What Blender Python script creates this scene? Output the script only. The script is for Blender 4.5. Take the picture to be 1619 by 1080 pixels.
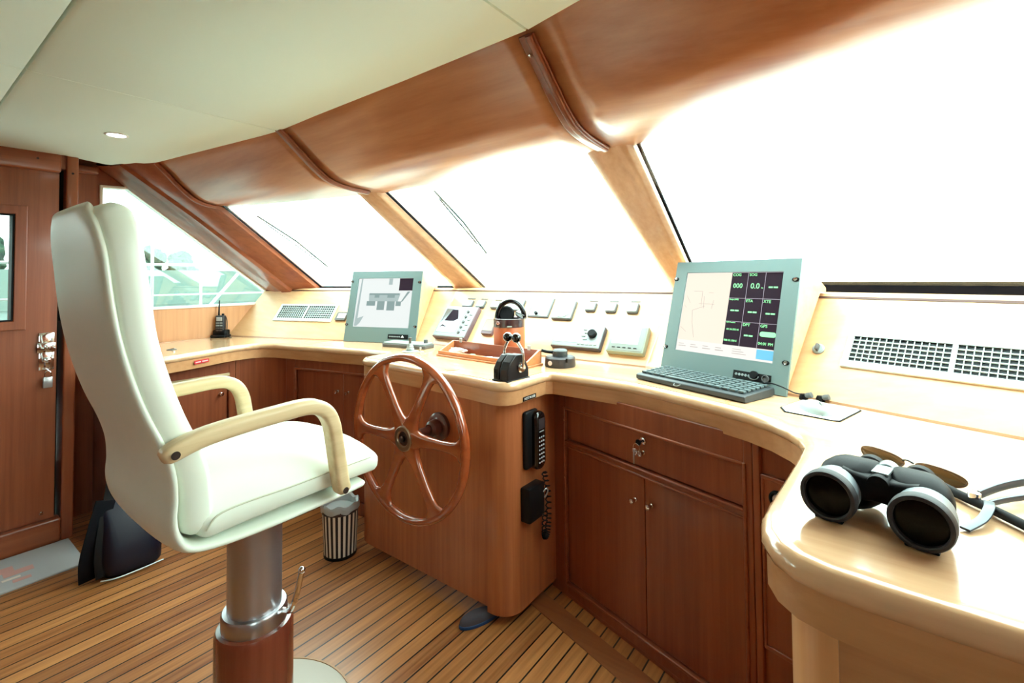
import bpy, bmesh, math, random
from mathutils import Vector, Matrix
from mathutils.geometry import tessellate_polygon
random.seed(7)
for o in list(bpy.data.objects): bpy.data.objects.remove(o)
S = bpy.context.scene
COL = S.collection
PI = math.pi
R = math.radians

# ------------------------------------------------------------------ camera, sky, exposure
YAW, PIT, ROL, FPX = 0.6422, 0.0274, -0.0089, 757.2
cA = Vector((-math.sin(YAW)*math.cos(PIT), math.cos(YAW)*math.cos(PIT), math.sin(PIT)))
r0 = Vector((math.cos(YAW), math.sin(YAW), 0)); u0 = r0.cross(cA)
cR = r0*math.cos(ROL) + u0*math.sin(ROL)
cU = u0*math.cos(ROL) - r0*math.sin(ROL)
cam = bpy.data.cameras.new('camera'); camo = bpy.data.objects.new('camera', cam); COL.objects.link(camo)
cam.sensor_width = 36; cam.lens = FPX/1619*36; cam.shift_y = (418.6-540)/1619; cam.clip_start = .02; cam.clip_end = 500
mw = Matrix.Identity(4)
for i in range(3):
    mw[i][0] = cR[i]; mw[i][1] = cU[i]; mw[i][2] = -cA[i]
mw[2][3] = 1.35
camo.matrix_world = mw
S.camera = camo
w = bpy.data.worlds.new('sky'); S.world = w; w.use_nodes = True
bg = w.node_tree.nodes['Background']; bg.inputs[0].default_value = (.88, 1, .99, 1); bg.inputs[1].default_value = 3.4
S.view_settings.view_transform = 'Standard'; S.view_settings.look = 'None'
S.view_settings.exposure = 2.15; S.view_settings.gamma = 1; S.view_settings.use_curve_mapping = False
S.cycles.max_bounces = 9; S.cycles.diffuse_bounces = 6; S.cycles.glossy_bounces = 4; S.cycles.transparent_max_bounces = 12
S.cycles.use_denoising = True; S.cycles.caustics_reflective = False; S.cycles.caustics_refractive = False
S.cycles.sample_clamp_indirect = 8

# ------------------------------------------------------------------ materials
def lin(c): return tuple(((v/255)/12.92 if v/255 <= .04045 else ((v/255+.055)/1.055)**2.4) for v in c) + (1,)
MATS = {}
def mat(name, col, rough=.5, metal=0, coat=0, spec=.5, emit=None, es=1.0, coat_rough=.08):
    if name in MATS: return MATS[name]
    m = bpy.data.materials.new(name); m.use_nodes = True
    b = m.node_tree.nodes['Principled BSDF']
    b.inputs['Base Color'].default_value = lin(col); b.inputs['Roughness'].default_value = rough
    b.inputs['Metallic'].default_value = metal; b.inputs['Coat Weight'].default_value = coat
    b.inputs['Coat Roughness'].default_value = coat_rough; b.inputs['Specular IOR Level'].default_value = spec
    if emit: b.inputs['Emission Color'].default_value = lin(emit); b.inputs['Emission Strength'].default_value = es
    # faint surface variation so nothing is perfectly uniform
    nt = m.node_tree
    n = nt.nodes.new('ShaderNodeTexNoise'); n.inputs['Scale'].default_value = 35
    mr = nt.nodes.new('ShaderNodeMapRange'); mr.inputs[3].default_value = max(rough-.04, 0.02); mr.inputs[4].default_value = min(rough+.05, 1)
    nt.links.new(n.outputs[0], mr.inputs[0]); nt.links.new(mr.outputs[0], b.inputs['Roughness'])
    MATS[name] = m; return m
def wood(name, dark, light, axis='Z', rough=.33, coat=.35, fine=46, long=1.6, coat_rough=.1, bump=0):
    if name in MATS: return MATS[name]
    m = bpy.data.materials.new(name); m.use_nodes = True; nt = m.node_tree; L = nt.links
    b = nt.nodes['Principled BSDF']
    tc = nt.nodes.new('ShaderNodeTexCoord'); mp = nt.nodes.new('ShaderNodeMapping')
    sc = [fine, fine, fine]; sc['XYZ'.index(axis)] = long
    mp.inputs['Scale'].default_value = sc
    L.new(tc.outputs['Object'], mp.inputs[0])
    n = nt.nodes.new('ShaderNodeTexNoise'); n.inputs['Scale'].default_value = 1; n.inputs['Detail'].default_value = 5; n.inputs['Roughness'].default_value = .6
    L.new(mp.outputs[0], n.inputs[0])
    mp2 = nt.nodes.new('ShaderNodeMapping'); mp2.inputs['Scale'].default_value = [v*.09 for v in sc]; L.new(tc.outputs['Object'], mp2.inputs[0])
    n2 = nt.nodes.new('ShaderNodeTexNoise'); n2.inputs['Scale'].default_value = 1; n2.inputs['Detail'].default_value = 3; L.new(mp2.outputs[0], n2.inputs[0])
    mx = nt.nodes.new('ShaderNodeMath'); mx.operation = 'MULTIPLY_ADD'; mx.inputs[1].default_value = .5
    L.new(n.outputs[0], mx.inputs[0])
    h = nt.nodes.new('ShaderNodeMath'); h.operation = 'MULTIPLY'; h.inputs[1].default_value = .5; L.new(n2.outputs[0], h.inputs[0]); L.new(h.outputs[0], mx.inputs[2])
    cr = nt.nodes.new('ShaderNodeValToRGB'); cr.color_ramp.elements[0].position = .33; cr.color_ramp.elements[1].position = .66
    cr.color_ramp.elements[0].color = lin(dark); cr.color_ramp.elements[1].color = lin(light)
    L.new(mx.outputs[0], cr.inputs[0]); L.new(cr.outputs[0], b.inputs['Base Color'])
    b.inputs['Roughness'].default_value = rough; b.inputs['Coat Weight'].default_value = coat; b.inputs['Coat Roughness'].default_value = coat_rough
    MATS[name] = m; return m
CAB = dict(dark=(118, 56, 34), light=(158, 86, 54))
cabZ = wood('cabinet_wood_upright', axis='Z', **CAB)
podw = wood('helm_wood', (146, 78, 46), (186, 112, 70), axis='Z')
cabX = wood('cabinet_wood_level', axis='X', **CAB)
cabY = wood('cabinet_wood_fore_aft', axis='Y', **CAB)
valw = wood('valance_wood', (172, 102, 64), (206, 142, 98), axis='X', rough=.35, coat=1, fine=22, long=2.2, coat_rough=.26)
postw = wood('window_post_wood', (190, 146, 114), (216, 178, 146), axis='Y', rough=.35)
ctr = wood('counter_wood_lit', (196, 150, 112), (222, 182, 142), axis='X', rough=.2, coat=.7, fine=30, long=1.2, coat_rough=.06)  # cabinet veneer lightened: the strong window light is put into its colour
dash = wood('dash_wood', (206, 160, 112), (226, 186, 140), axis='X', rough=.32, coat=.3, fine=30, long=1.2)
redw = wood('wheel_wood', (128, 54, 26), (168, 82, 44), axis='X', rough=.18, coat=.9, fine=26, long=6)
oak = wood('pale_oak', (196, 168, 126), (226, 202, 162), axis='Y', rough=.45, coat=.1, fine=60, long=3)
oakend = mat('armrest_hole_dark', (40, 22, 14), .5)
ped = wood('pedestal_wood', (92, 38, 26), (128, 62, 42), axis='Z', rough=.25, coat=.6, fine=30, long=1.2)
trayw = wood('tray_wood', (186, 112, 66), (212, 144, 96), axis='X', rough=.4, coat=.2, fine=60, long=6)
ceil_m = mat('ceiling_vinyl', (228, 244, 240), .75)
leather = mat('cream_leather', (222, 228, 216), .42, coat=.12, coat_rough=.3)
piping = mat('piping', (196, 198, 178), .5)
alu = mat('brushed_aluminium', (186, 186, 190), .3, metal=1)
chrome = mat('chrome', (225, 225, 228), .08, metal=1)
blk = mat('black_plastic', (14, 14, 17), .4, spec=.25)
blkg = mat('black_gloss', (10, 10, 12), .1, coat=.6)
blkr = mat('black_rubber', (16, 15, 18), .7, spec=.2)
navy = mat('navy_nylon', (14, 14, 34), .42, spec=.4)
teal = mat('teal_grey_metal', (100, 120, 120), .5)
dkgrey = mat('dark_grey_plastic', (46, 51, 55), .5)
keym = mat('keycap_grey', (78, 92, 94), .55)
ltgrey = mat('light_grey_plastic', (142, 152, 152), .45)
white = mat('white_plastic', (236, 238, 236), .4)
ventm = mat('vent_white', (196, 208, 208), .5)
ventd = mat('vent_shadow', (26, 34, 38), .7)
gasket = mat('black_gasket', (15, 12, 18), .75, spec=.08)
redlab = mat('red_label', (196, 40, 48), .5)
lensb = mat('brown_lens', (112, 90, 62), .15)
leathb = mat('tan_leather', (178, 92, 52), .45)
matg = mat('grey_doormat', (176, 178, 182), .95)
mirror = mat('glossy_screen', (120, 124, 128), .15, metal=.6)
reflm = mat('painted_reflection_dark', (30, 18, 30), .5, spec=.05)  # for the reflection shapes painted on the radar screen
silverf = mat('silver_foil', (190, 192, 196), .3, metal=.8)

def glassmat(nm, tc):
    m = bpy.data.materials.new(nm); m.use_nodes = True; nt = m.node_tree; nt.nodes.clear()
    o = nt.nodes.new('ShaderNodeOutputMaterial'); t = nt.nodes.new('ShaderNodeBsdfTransparent'); g = nt.nodes.new('ShaderNodeBsdfGlossy')
    t.inputs[0].default_value = tc; g.inputs['Roughness'].default_value = .02
    mx = nt.nodes.new('ShaderNodeMixShader'); mx.inputs[0].default_value = .06
    nt.links.new(t.outputs[0], mx.inputs[1]); nt.links.new(g.outputs[0], mx.inputs[2]); nt.links.new(mx.outputs[0], o.inputs[0])
    return m
glass = glassmat('window_glass', (.93, 1, .97, 1)); tint = glassmat('tinted_glass', (.57, .64, .62, 1))
def floormat():
    m = bpy.data.materials.new('teak_deck'); m.use_nodes = True; nt = m.node_tree; L = nt.links; b = nt.nodes['Principled BSDF']
    tc = nt.nodes.new('ShaderNodeTexCoord'); sx = nt.nodes.new('ShaderNodeSeparateXYZ'); L.new(tc.outputs['Object'], sx.inputs[0])
    d = nt.nodes.new('ShaderNodeMath'); d.operation = 'DIVIDE'; d.inputs[1].default_value = .0622; L.new(sx.outputs[0], d.inputs[0])
    off = nt.nodes.new('ShaderNodeMath'); off.inputs[1].default_value = 100.62; L.new(d.outputs[0], off.inputs[0])
    fl = nt.nodes.new('ShaderNodeMath'); fl.operation = 'FLOOR'; L.new(off.outputs[0], fl.inputs[0])
    fr = nt.nodes.new('ShaderNodeMath'); fr.operation = 'FRACT'; L.new(off.outputs[0], fr.inputs[0])
    ck = nt.nodes.new('ShaderNodeMath'); ck.operation = 'LESS_THAN'; ck.inputs[1].default_value = .095; L.new(fr.outputs[0], ck.inputs[0])
    wn = nt.nodes.new('ShaderNodeTexWhiteNoise'); wn.noise_dimensions = '1D'; L.new(fl.outputs[0], wn.inputs[1])
    mp = nt.nodes.new('ShaderNodeMapping'); mp.inputs['Scale'].default_value = (60, 2.2, 1); L.new(tc.outputs['Object'], mp.inputs[0])
    cb = nt.nodes.new('ShaderNodeCombineXYZ'); L.new(wn.outputs[0], cb.inputs[1])
    va = nt.nodes.new('ShaderNodeVectorMath'); va.operation = 'MULTIPLY_ADD'; va.inputs[1].default_value = (1, 1, 1); L.new(mp.outputs[0], va.inputs[0])
    cb2 = nt.nodes.new('ShaderNodeVectorMath'); cb2.operation = 'SCALE'; cb2.inputs['Scale'].default_value = 40; L.new(cb.outputs[0], cb2.inputs[0]); L.new(cb2.outputs[0], va.inputs[2])
    n = nt.nodes.new('ShaderNodeTexNoise'); n.inputs['Scale'].default_value = 1; n.inputs['Detail'].default_value = 5; L.new(va.outputs[0], n.inputs[0])
    mix = nt.nodes.new('ShaderNodeMath'); mix.operation = 'MULTIPLY_ADD'; mix.inputs[1].default_value = .3; L.new(wn.outputs[0], mix.inputs[0])
    h = nt.nodes.new('ShaderNodeMath'); h.operation = 'MULTIPLY'; h.inputs[1].default_value = .75; L.new(n.outputs[0], h.inputs[0]); L.new(h.outputs[0], mix.inputs[2])
    cr = nt.nodes.new('ShaderNodeValToRGB'); cr.color_ramp.elements[0].position = .25; cr.color_ramp.elements[1].position = .75
    cr.color_ramp.elements[0].color = lin((122, 68, 34)); cr.color_ramp.elements[1].color = lin((192, 130, 76)); L.new(mix.outputs[0], cr.inputs[0])
    mc = nt.nodes.new('ShaderNodeMix'); mc.data_type = 'RGBA'; L.new(ck.outputs[0], mc.inputs[0]); L.new(cr.outputs[0], mc.inputs[6]); mc.inputs[7].default_value = lin((18, 12, 12))
    L.new(mc.outputs[2], b.inputs['Base Color']); b.inputs['Roughness'].default_value = .34; b.inputs['Coat Weight'].default_value = .25; b.inputs['Coat Roughness'].default_value = .22
    return m
teak = floormat()

# ------------------------------------------------------------------ mesh helpers
def tag(o, label=None, cat=None, group=None, kind=None):
    if label: o['label'] = label
    if cat: o['category'] = cat
    if group: o['group'] = group
    if kind: o['kind'] = kind
    return o
def thing(name, label, cat, M=None, group=None):
    o = bpy.data.objects.new(name, None); COL.objects.link(o); o.empty_display_size = .05
    if M is not None: o.matrix_world = M
    return tag(o, label, cat, group)
def obj(name, bm, m, parent=None, smooth=False, label=None, bevel=0, seg=2, angle=35):
    me = bpy.data.meshes.new(name)
    bmesh.ops.remove_doubles(bm, verts=bm.verts, dist=1e-6)
    bmesh.ops.recalc_face_normals(bm, faces=bm.faces)
    bm.to_mesh(me); bm.free()
    ms = m if isinstance(m, (list, tuple)) else [m]
    for q in ms: me.materials.append(q)
    o = bpy.data.objects.new(name, me); COL.objects.link(o)
    if parent: o.parent = parent
    if bevel:
        b = o.modifiers.new('bevel', 'BEVEL'); b.width = bevel; b.segments = seg; b.limit_method = 'ANGLE'; b.angle_limit = R(40)
        for p in me.polygons: p.use_smooth = True
        me.set_sharp_from_angle(angle=R(angle))
    if smooth:
        for p in me.polygons: p.use_smooth = True
        me.set_sharp_from_angle(angle=R(angle))
    if label: o['label'] = label
    return o
def struct(name, bm, m, **k):
    o = obj(name, bm, m, **k); o['kind'] = 'structure'; return o
def NB(): return bmesh.new()
def box(bm, x0, y0, z0, x1, y1, z1, M=None, mi=0):
    vs = [bm.verts.new((x, y, z)) for z in (z0, z1) for y in (y0, y1) for x in (x0, x1)]
    fs = [bm.faces.new([vs[i] for i in f]) for f in ((0, 2, 3, 1), (4, 5, 7, 6), (0, 1, 5, 4), (2, 6, 7, 3), (0, 4, 6, 2), (1, 3, 7, 5))]
    for f in fs: f.material_index = mi
    if M is not None: bmesh.ops.transform(bm, matrix=M, verts=vs)
    return vs
def rbox(bm, x0, y0, z0, x1, y1, z1, r=.003, seg=2, M=None):
    b2 = bmesh.new(); box(b2, x0, y0, z0, x1, y1, z1)
    bmesh.ops.bevel(b2, geom=b2.edges[:], offset=r, segments=seg, profile=.5, affect='EDGES')
    if M is not None: bmesh.ops.transform(b2, matrix=M, verts=b2.verts)
    merge(bm, b2)
def merge(bm, b2):
    me = bpy.data.meshes.new('tmp'); b2.to_mesh(me); b2.free(); bm.from_mesh(me); bpy.data.meshes.remove(me)
def prism(bm, pts, a0, a1, fn):
    """polygon pts (2D) extruded between a0 and a1; fn(p, a) -> 3D"""
    A = [bm.verts.new(fn(p, a0)) for p in pts]; B = [bm.verts.new(fn(p, a1)) for p in pts]; n = len(pts)
    bm.faces.new(A); bm.faces.new(B[::-1])
    for i in range(n): bm.faces.new((A[i], A[(i+1) % n], B[(i+1) % n], B[i]))
XY = lambda p, a: (p[0], p[1], a)
YZ = lambda p, a: (a, p[0], p[1])
XZ = lambda p, a: (p[0], a, p[1])
def lathe(bm, prof, seg=32, M=None, cap=True):
    rings = []
    for r, z in prof:
        rings.append([bm.verts.new((r*math.cos(2*PI*k/seg), r*math.sin(2*PI*k/seg), z)) for k in range(seg)] if r > 1e-5 else [bm.verts.new((0, 0, z))])
    for a, b in zip(rings, rings[1:]):
        if len(a) == 1 and len(b) == 1: continue
        for k in range(seg):
            k2 = (k+1) % seg
            if len(a) == 1: bm.faces.new((a[0], b[k], b[k2]))
            elif len(b) == 1: bm.faces.new((a[k], a[k2], b[0]))
            else: bm.faces.new((a[k], a[k2], b[k2], b[k]))
    if cap:
        for rg in (rings[0], rings[-1]):
            if len(rg) > 1: bm.faces.new(rg)
    vs = [v for rg in rings for v in rg]
    if M is not None: bmesh.ops.transform(bm, matrix=M, verts=vs)
    return vs
def rr(w, h, r, seg=4):
    out = []
    for cx, cy, a in ((w/2-r, h/2-r, 0), (-w/2+r, h/2-r, 90), (-w/2+r, -h/2+r, 180), (w/2-r, -h/2+r, 270)):
        for k in range(seg+1):
            t = R(a+90*k/seg); out.append((cx+r*math.cos(t), cy+r*math.sin(t)))
    return out
def circ(r, n=12): return [(r*math.cos(2*PI*k/n), r*math.sin(2*PI*k/n)) for k in range(n)]
def sweep(bm, pts, sec, side=None, scales=None, closed=False, caps=True, ws=None):
    P = [Vector(p) for p in pts]; n = len(P); rings = []
    up = None
    for i, p in enumerate(P):
        if closed: t = P[(i+1) % n]-P[i-1]
        else: t = P[min(i+1, n-1)]-P[max(i-1, 0)]
        t.normalize()
        if side is not None:
            s = Vector(side); s = (s - t*s.dot(t)).normalized()
        else:
            if up is None:
                up = Vector((0, 0, 1)) if abs(t.z) < .9 else Vector((1, 0, 0))
            s = t.cross(up)
            if s.length < 1e-4: s = t.cross(Vector((0, 1, 0)))
            s.normalize(); up = s.cross(t).normalized()
        nn = s.cross(t)
        k = scales[i] if scales else 1
        kx = ws[i] if ws else 1
        rings.append([bm.verts.new(p + s*(a*k*kx) + nn*(b*k)) for a, b in sec])
    m = len(sec)
    rng = range(n) if closed else range(n-1)
    for i in rng:
        a, b = rings[i], rings[(i+1) % n]
        for k in range(m): bm.faces.new((a[k], a[(k+1) % m], b[(k+1) % m], b[k]))
    if caps and not closed: bm.faces.new(rings[0][::-1]); bm.faces.new(rings[-1])
def tube(bm, pts, r, n=10, closed=False, scales=None): sweep(bm, pts, circ(r, n), closed=closed, scales=scales)
def cat(pts, k=6):
    """smooth curve through points"""
    P = [Vector(p) for p in pts]; out = []
    for i in range(len(P)-1):
        p0 = P[max(i-1, 0)]; p1 = P[i]; p2 = P[i+1]; p3 = P[min(i+2, len(P)-1)]
        for j in range(k):
            t = j/k
            out.append(.5*((2*p1)+(-p0+p2)*t+(2*p0-5*p1+4*p2-p3)*t*t+(-p0+3*p1-3*p2+p3)*t**3))
    out.append(P[-1]); return out
def frame(o, e, v, N):
    M = Matrix.Identity(4)
    for i in range(3): M[i][0] = e[i]; M[i][1] = v[i]; M[i][2] = N[i]; M[i][3] = o[i]
    return M
def T(x, y, z): return Matrix.Translation((x, y, z))
def RZ(a): return Matrix.Rotation(a, 4, 'Z')
def RX(a): return Matrix.Rotation(a, 4, 'X')
def RY(a): return Matrix.Rotation(a, 4, 'Y')
def text(name, body, size, m, parent, M, align='LEFT', ext=.0006):
    cu = bpy.data.curves.new(name, 'FONT'); cu.body = body; cu.size = size; cu.align_x = align; cu.extrude = ext; cu.resolution_u = 3
    t = bpy.data.objects.new('tmp_text', cu); COL.objects.link(t)
    dg = bpy.context.evaluated_depsgraph_get(); me = bpy.data.meshes.new_from_object(t.evaluated_get(dg))
    bpy.data.objects.remove(t); bpy.data.curves.remove(cu)
    me.name = name; me.materials.clear(); me.materials.append(m); me.transform(M)
    o = bpy.data.objects.new(name, me); COL.objects.link(o); o.parent = parent
    return o
def copy_tree(o, parent=None):
    c = o.copy(); COL.objects.link(c); c.parent = parent
    for ch in list(o.children): copy_tree(ch, c)
    return c
def lathe_y(bm, prof, M=None, seg=24):
    """lathe whose axis points along -Y of the local frame (towards the viewer of a cabinet face)"""
    MM = RX(PI/2)
    return lathe(bm, prof, seg, (M @ MM) if M is not None else MM)

# ------------------------------------------------------------------ plan geometry of the three dashboard facets
T9, T975 = math.tan(R(9)), math.tan(R(9.75))
def cornL(n): return (-2.13-n*T9, 2.045+n)
def cornR(n): return (-.80+n*T975, 2.045+n)
def lineL(x, n): return 2.045+n/math.cos(R(18))+(x+2.13)*math.tan(R(18))
def lineR(x, n): return 2.045+n/math.cos(R(19.5))-(x+.80)*math.tan(R(19.5))
XP, XS = -3.70, .92          # port and starboard hull sides
def facet(nx, ang):
    e = Vector((math.cos(ang), math.sin(ang), 0)); m = Vector((-math.sin(ang), math.cos(ang), 0))
    v = (m*.255+Vector((0, 0, .326))).normalized()
    return frame((nx, 2.045, .95), e, v, e.cross(v))
FC, FL, FR = facet(-2.13, 0), facet(-2.13, R(18)), facet(-.80, -R(19.5))

# ------------------------------------------------------------------ floor, walls, ceiling
bm = NB(); box(bm, XP, -1.9, -.05, XS, 2.6, 0); struct('floor', bm, teak)
marg = wood('margin_plank', (120, 68, 38), (150, 92, 54), axis='X', rough=.35, fine=30, long=2)
bm = NB()
for (a, b) in (((-1.20, 1.70), (-.20, 1.40)),):
    a = Vector((a[0], a[1], 0)); b = Vector((b[0], b[1], 0)); d = (b-a).normalized(); q = Vector((-d.y, d.x, 0))
    prism(bm, [(p.x, p.y) for p in (a-q*.03, b-q*.03, b+q*.06, a+q*.06)], 0, .003, XY)
struct('trim_1', bm, marg, bevel=.001)
# ceiling: padded vinyl panels with seams
edge = [(XP, .62), (-3.42, .60), (-3.47, .70), (-3.505, .783), (-3.50, .83), (-3.41, .896), (-3.23, .965), (-2.60, 1.044), (-2.25, 1.088), (-2.132, 1.098)]
def padded(bm, pts, z=2.02, th=.05, r=.014):
    n = len(pts); P = [Vector((a, b, 0)) for a, b in pts]
    ar = sum(P[i].x*P[(i+1) % n].y-P[(i+1) % n].x*P[i].y for i in range(n))
    if ar < 0: P = P[::-1]
    def ins(d):
        out = []
        for i in range(n):
            e1 = (P[i]-P[i-1]).normalized(); e2 = (P[(i+1) % n]-P[i]).normalized()
            n1 = Vector((-e1.y, e1.x, 0)); n2 = Vector((-e2.y, e2.x, 0)); k = (n1+n2); k = k/max(k.length_squared/2, .35)
            out.append(P[i]+k*d)
        return out
    rings = []
    for d, zz in ((.001, z+th), (.001, z+r), (.004, z+.004), (r, z)):
        rings.append([bm.verts.new((p.x, p.y, zz)) for p in ins(d)])
    for a, b in zip(rings, rings[1:]):
        for k in range(n): bm.faces.new((a[k], a[(k+1) % n], b[(k+1) % n], b[k]))
    bm.faces.new(rings[-1][::-1]); bm.faces.new(rings[0])
bm = NB()
padded(bm, [(-3.42, .28), (-3.42, .60)] + edge[2:] + [(-2.132, .28)])
padded(bm, [(-2.132, .28), (-2.132, 1.098), (-1.81, 1.087), (-1.25, 1.078), (-.733, 1.062), (-.733, .28)])
padded(bm, [(-.733, .28), (-.733, 1.062), (-.537, 1.022), (0, .87), (XS, .58), (XS, .28)])
padded(bm, [(-3.42, -1.9), (-3.42, .28), (-2.132, .28), (-2.132, -1.9)])
padded(bm, [(-2.132, -1.9), (-2.132, .28), (-.733, .28), (-.733, -1.9)])
padded(bm, [(-.733, -1.9), (-.733, .28), (XS, .28), (XS, -1.9)])
struct('ceiling', bm, ceil_m, smooth=True, angle=50)
bm = NB(); prism(bm, [(XP-.05, -1.95), (XP-.05, 1.0), (-3.3, 1.22), (-2.1, 1.5), (-.75, 1.5), (XS+.05, .86), (XS+.05, -1.95)], 2.076, 2.12, XY)
struct('ceiling', bm, mat('dark_void', (20, 14, 14), .9))

# port wall: forward part (beside the counter) with the raked side window
bm = NB()
th0, th1 = XP-.06, XP
prism(bm, [(.66, 0), (2.3, 0), (2.3, .94), (.66, .94)], th0, th1, YZ)
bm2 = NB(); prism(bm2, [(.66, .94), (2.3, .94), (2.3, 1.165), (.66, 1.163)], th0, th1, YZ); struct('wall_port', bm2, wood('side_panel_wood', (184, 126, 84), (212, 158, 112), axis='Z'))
for poly in ([(.66, 1.163), (.811, 1.163), (.811, 1.93), (.66, 1.93)],
             [(.66, 1.93), (.811, 1.93), (.95, 1.938), (.95, 2.08), (.66, 2.08)],
             [(.95, 1.938), (1.867, 1.231), (1.96, 1.231), (1.10, 1.90), (.95, 2.08)],
             [(1.80, 1.165), (1.96, 1.165), (1.96, 1.231), (1.867, 1.231)]):
    prism(bm, poly, th0, th1, YZ)
struct('wall_port', bm, cabZ)
def winframe(bm, pts, w, x0, x1):
    n = len(pts); P = [Vector((a, b)) for a, b in pts]; I = []
    for i in range(n):
        e1 = (P[i]-P[i-1]).normalized(); e2 = (P[(i+1) % n]-P[i]).normalized()
        n1 = Vector((-e1.y, e1.x)); n2 = Vector((-e2.y, e2.x)); k = n1+n2; k = k/max(k.length_squared/2, .2); I.append(P[i]+k*w)
    for i in range(n):
        j = (i+1) % n
        prism(bm, [P[i][:], P[j][:], I[j][:], I[i][:]], x0, x1, YZ)
side = [(.811, 1.163), (1.80, 1.165), (1.867, 1.231), (.95, 1.938), (.811, 1.93)]
bm = NB(); prism(bm, side, XP-.035, XP-.03, YZ); wg = struct('window_1', bm, tint)
bm = NB(); winframe(bm, side, .016, XP-.05, XP+.012); obj('window_frame', bm, white, wg, bevel=.003)
# post between the door and the side window, small header block
bm = NB(); rbox(bm, XP, .612, 0, -3.415, .662, 2.03, .008, 3); struct('trim_2', bm, cabZ, smooth=True)
bm = NB(); rbox(bm, XP, .665, 1.985, XP+.05, .80, 2.03, .012, 3); struct('trim_3', bm, cabY, smooth=True)
bm = NB()
for y, z, x in ((.638, 1.93, -3.415), (.50, 1.985, -3.405)): lathe(bm, [(.0055, 0), (.0055, .002), (0, .002)], 12, T(x, y, z) @ RY(PI/2))
obj('wood_plug', bm, mat('plug_dark', (38, 16, 14), .5), bpy.data.objects['trim_2'])
# aft port wall with the door
XD = -3.43
bm = NB()
for q in ((-1.9, 0, -.30, .95), (-1.9, 1.9, -.30, 2.05), (-1.9, .95, -.95, 1.9), (-.5, .95, -.30, 1.9), (-.95, .95, -.5, 1.15), (-.95, 1.69, -.5, 1.9)): box(bm, XD-.06, q[0], q[1], XD, q[2], q[3])
bm2 = NB(); box(bm2, XD-.03, -.95, 1.15, XD-.026, -.5, 1.69); struct('added_window_port', bm2, glass)  # unseen window, added to let light in from port aft
box(bm, XD-.06, -.30, 1.95, XD, .612, 2.05); struct('wall_port', bm, cabZ)
bm = NB(); rbox(bm, XD-.03, -.3, 1.925, XD+.025, .592, 2.03, .012, 3); struct('trim_4', bm, cabY, smooth=True)
bm = NB(); rbox(bm, XD-.05, -1.9, 0, XD+.025, .612, .125, .012, 3); struct('baseboard_port', bm, cabY, smooth=True)
bm = NB()
d0, d1, g0, g1, gz0, gz1 = -.28, .588, -.10, .425, 1.155, 1.692
for a in ((d0, .128, d1, gz0), (d0, gz1, d1, 1.925), (d0, gz0, g0, gz1), (g1, gz0, d1, gz1)):
    prism(bm, [(a[0], a[1]), (a[2], a[1]), (a[2], a[3]), (a[0], a[3])], XD-.045, XD-.004, YZ)
door = struct('door_1', bm, cabZ)
bm = NB(); winframe(bm, [(g0, gz0), (g1, gz0), (g1, gz1), (g0, gz1)], -.045, XD-.01, XD+.008); obj('window_frame', bm, cabZ, door, bevel=.003)
bm = NB(); winframe(bm, [(g0, gz0), (g1, gz0), (g1, gz1), (g0, gz1)], .008, XD-.02, XD+.004); obj('window_seal', bm, blkr, door)
bm = NB(); box(bm, XD-.03, g0, gz0, XD-.026, g1, gz1); obj('window_pane', bm, tint, door)
bm = NB(); rbox(bm, XD-.004, .518, .985, XD+.004, .578, 1.087, .002); rbox(bm, XD-.004, .512, .985, XD+.010, .582, 1.035, .002)
rbox(bm, XD-.004, .520, .895, XD+.003, .578, .99, .002); obj('lock_plate', bm, chrome, door, smooth=True)
bm = NB(); rbox(bm, XD+.008, .538, .997, XD+.022, .560, 1.027, .003); obj('door_bolt', bm, chrome, door, smooth=True)
bm = NB(); lathe(bm, [(.014, 0), (.014, .012), (.008, .016), (.008, .028), (.013, .032), (0, .036)], 20, T(XD+.003, .548, .947) @ RY(PI/2)); obj('door_knob', bm, chrome, door, smooth=True)
bm = NB(); lathe(bm, [(.009, 0), (.009, .006), (.006, .01), (0, .01)], 16, T(XD-.003, .54, .165) @ RY(PI/2)); obj('door_stop', bm, chrome, door, smooth=True)
pl = thing('padlock', 'small steel padlock hanging under the lock plate of the left door', 'padlock', T(XD+.016, .553, .86))
bm = NB(); rbox(bm, -.009, -.018, -.055, .009, .018, 0, .003); obj('padlock_body', bm, silverf, pl, smooth=True)
bm = NB(); tube(bm, [(0, -.012, -.004), (0, -.012, .018), (0, -.008, .027), (0, 0, .031), (0, .008, .027), (0, .012, .018), (0, .012, -.004)], .003, 8); obj('shackle', bm, chrome, pl, smooth=True)
# starboard and aft walls (behind and beside the camera) with an unseen window added for light
bm = NB()
for poly in ([(-1.9, 0), (-.8, 0), (-.8, 2.08), (-1.9, 2.08)], [(-.8, 0), (-.35, 0), (-.35, 1.0), (-.8, 1.0)], [(-.8, 1.85), (-.35, 1.85), (-.35, 2.08), (-.8, 2.08)], [(-.35, 0), (1.85, 0), (1.85, 1.24), (.95, 1.95), (.95, 2.08), (-.35, 2.08)]): prism(bm, poly, XS, XS+.06, YZ)
bm2 = NB(); box(bm2, XS+.03, -.8, 1.0, XS+.034, -.35, 1.85); struct('added_window_starboard', bm2, glass)  # unseen window, added to light the near end of the counter
struct('wall_starboard', bm, cabZ)
bm = NB()
prism(bm, [(XP, 0), (XS, 0), (XS, 2.08), (XP, 2.08)], -1.96, -1.9, XZ)
struct('wall_aft', bm, cabZ)

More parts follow.
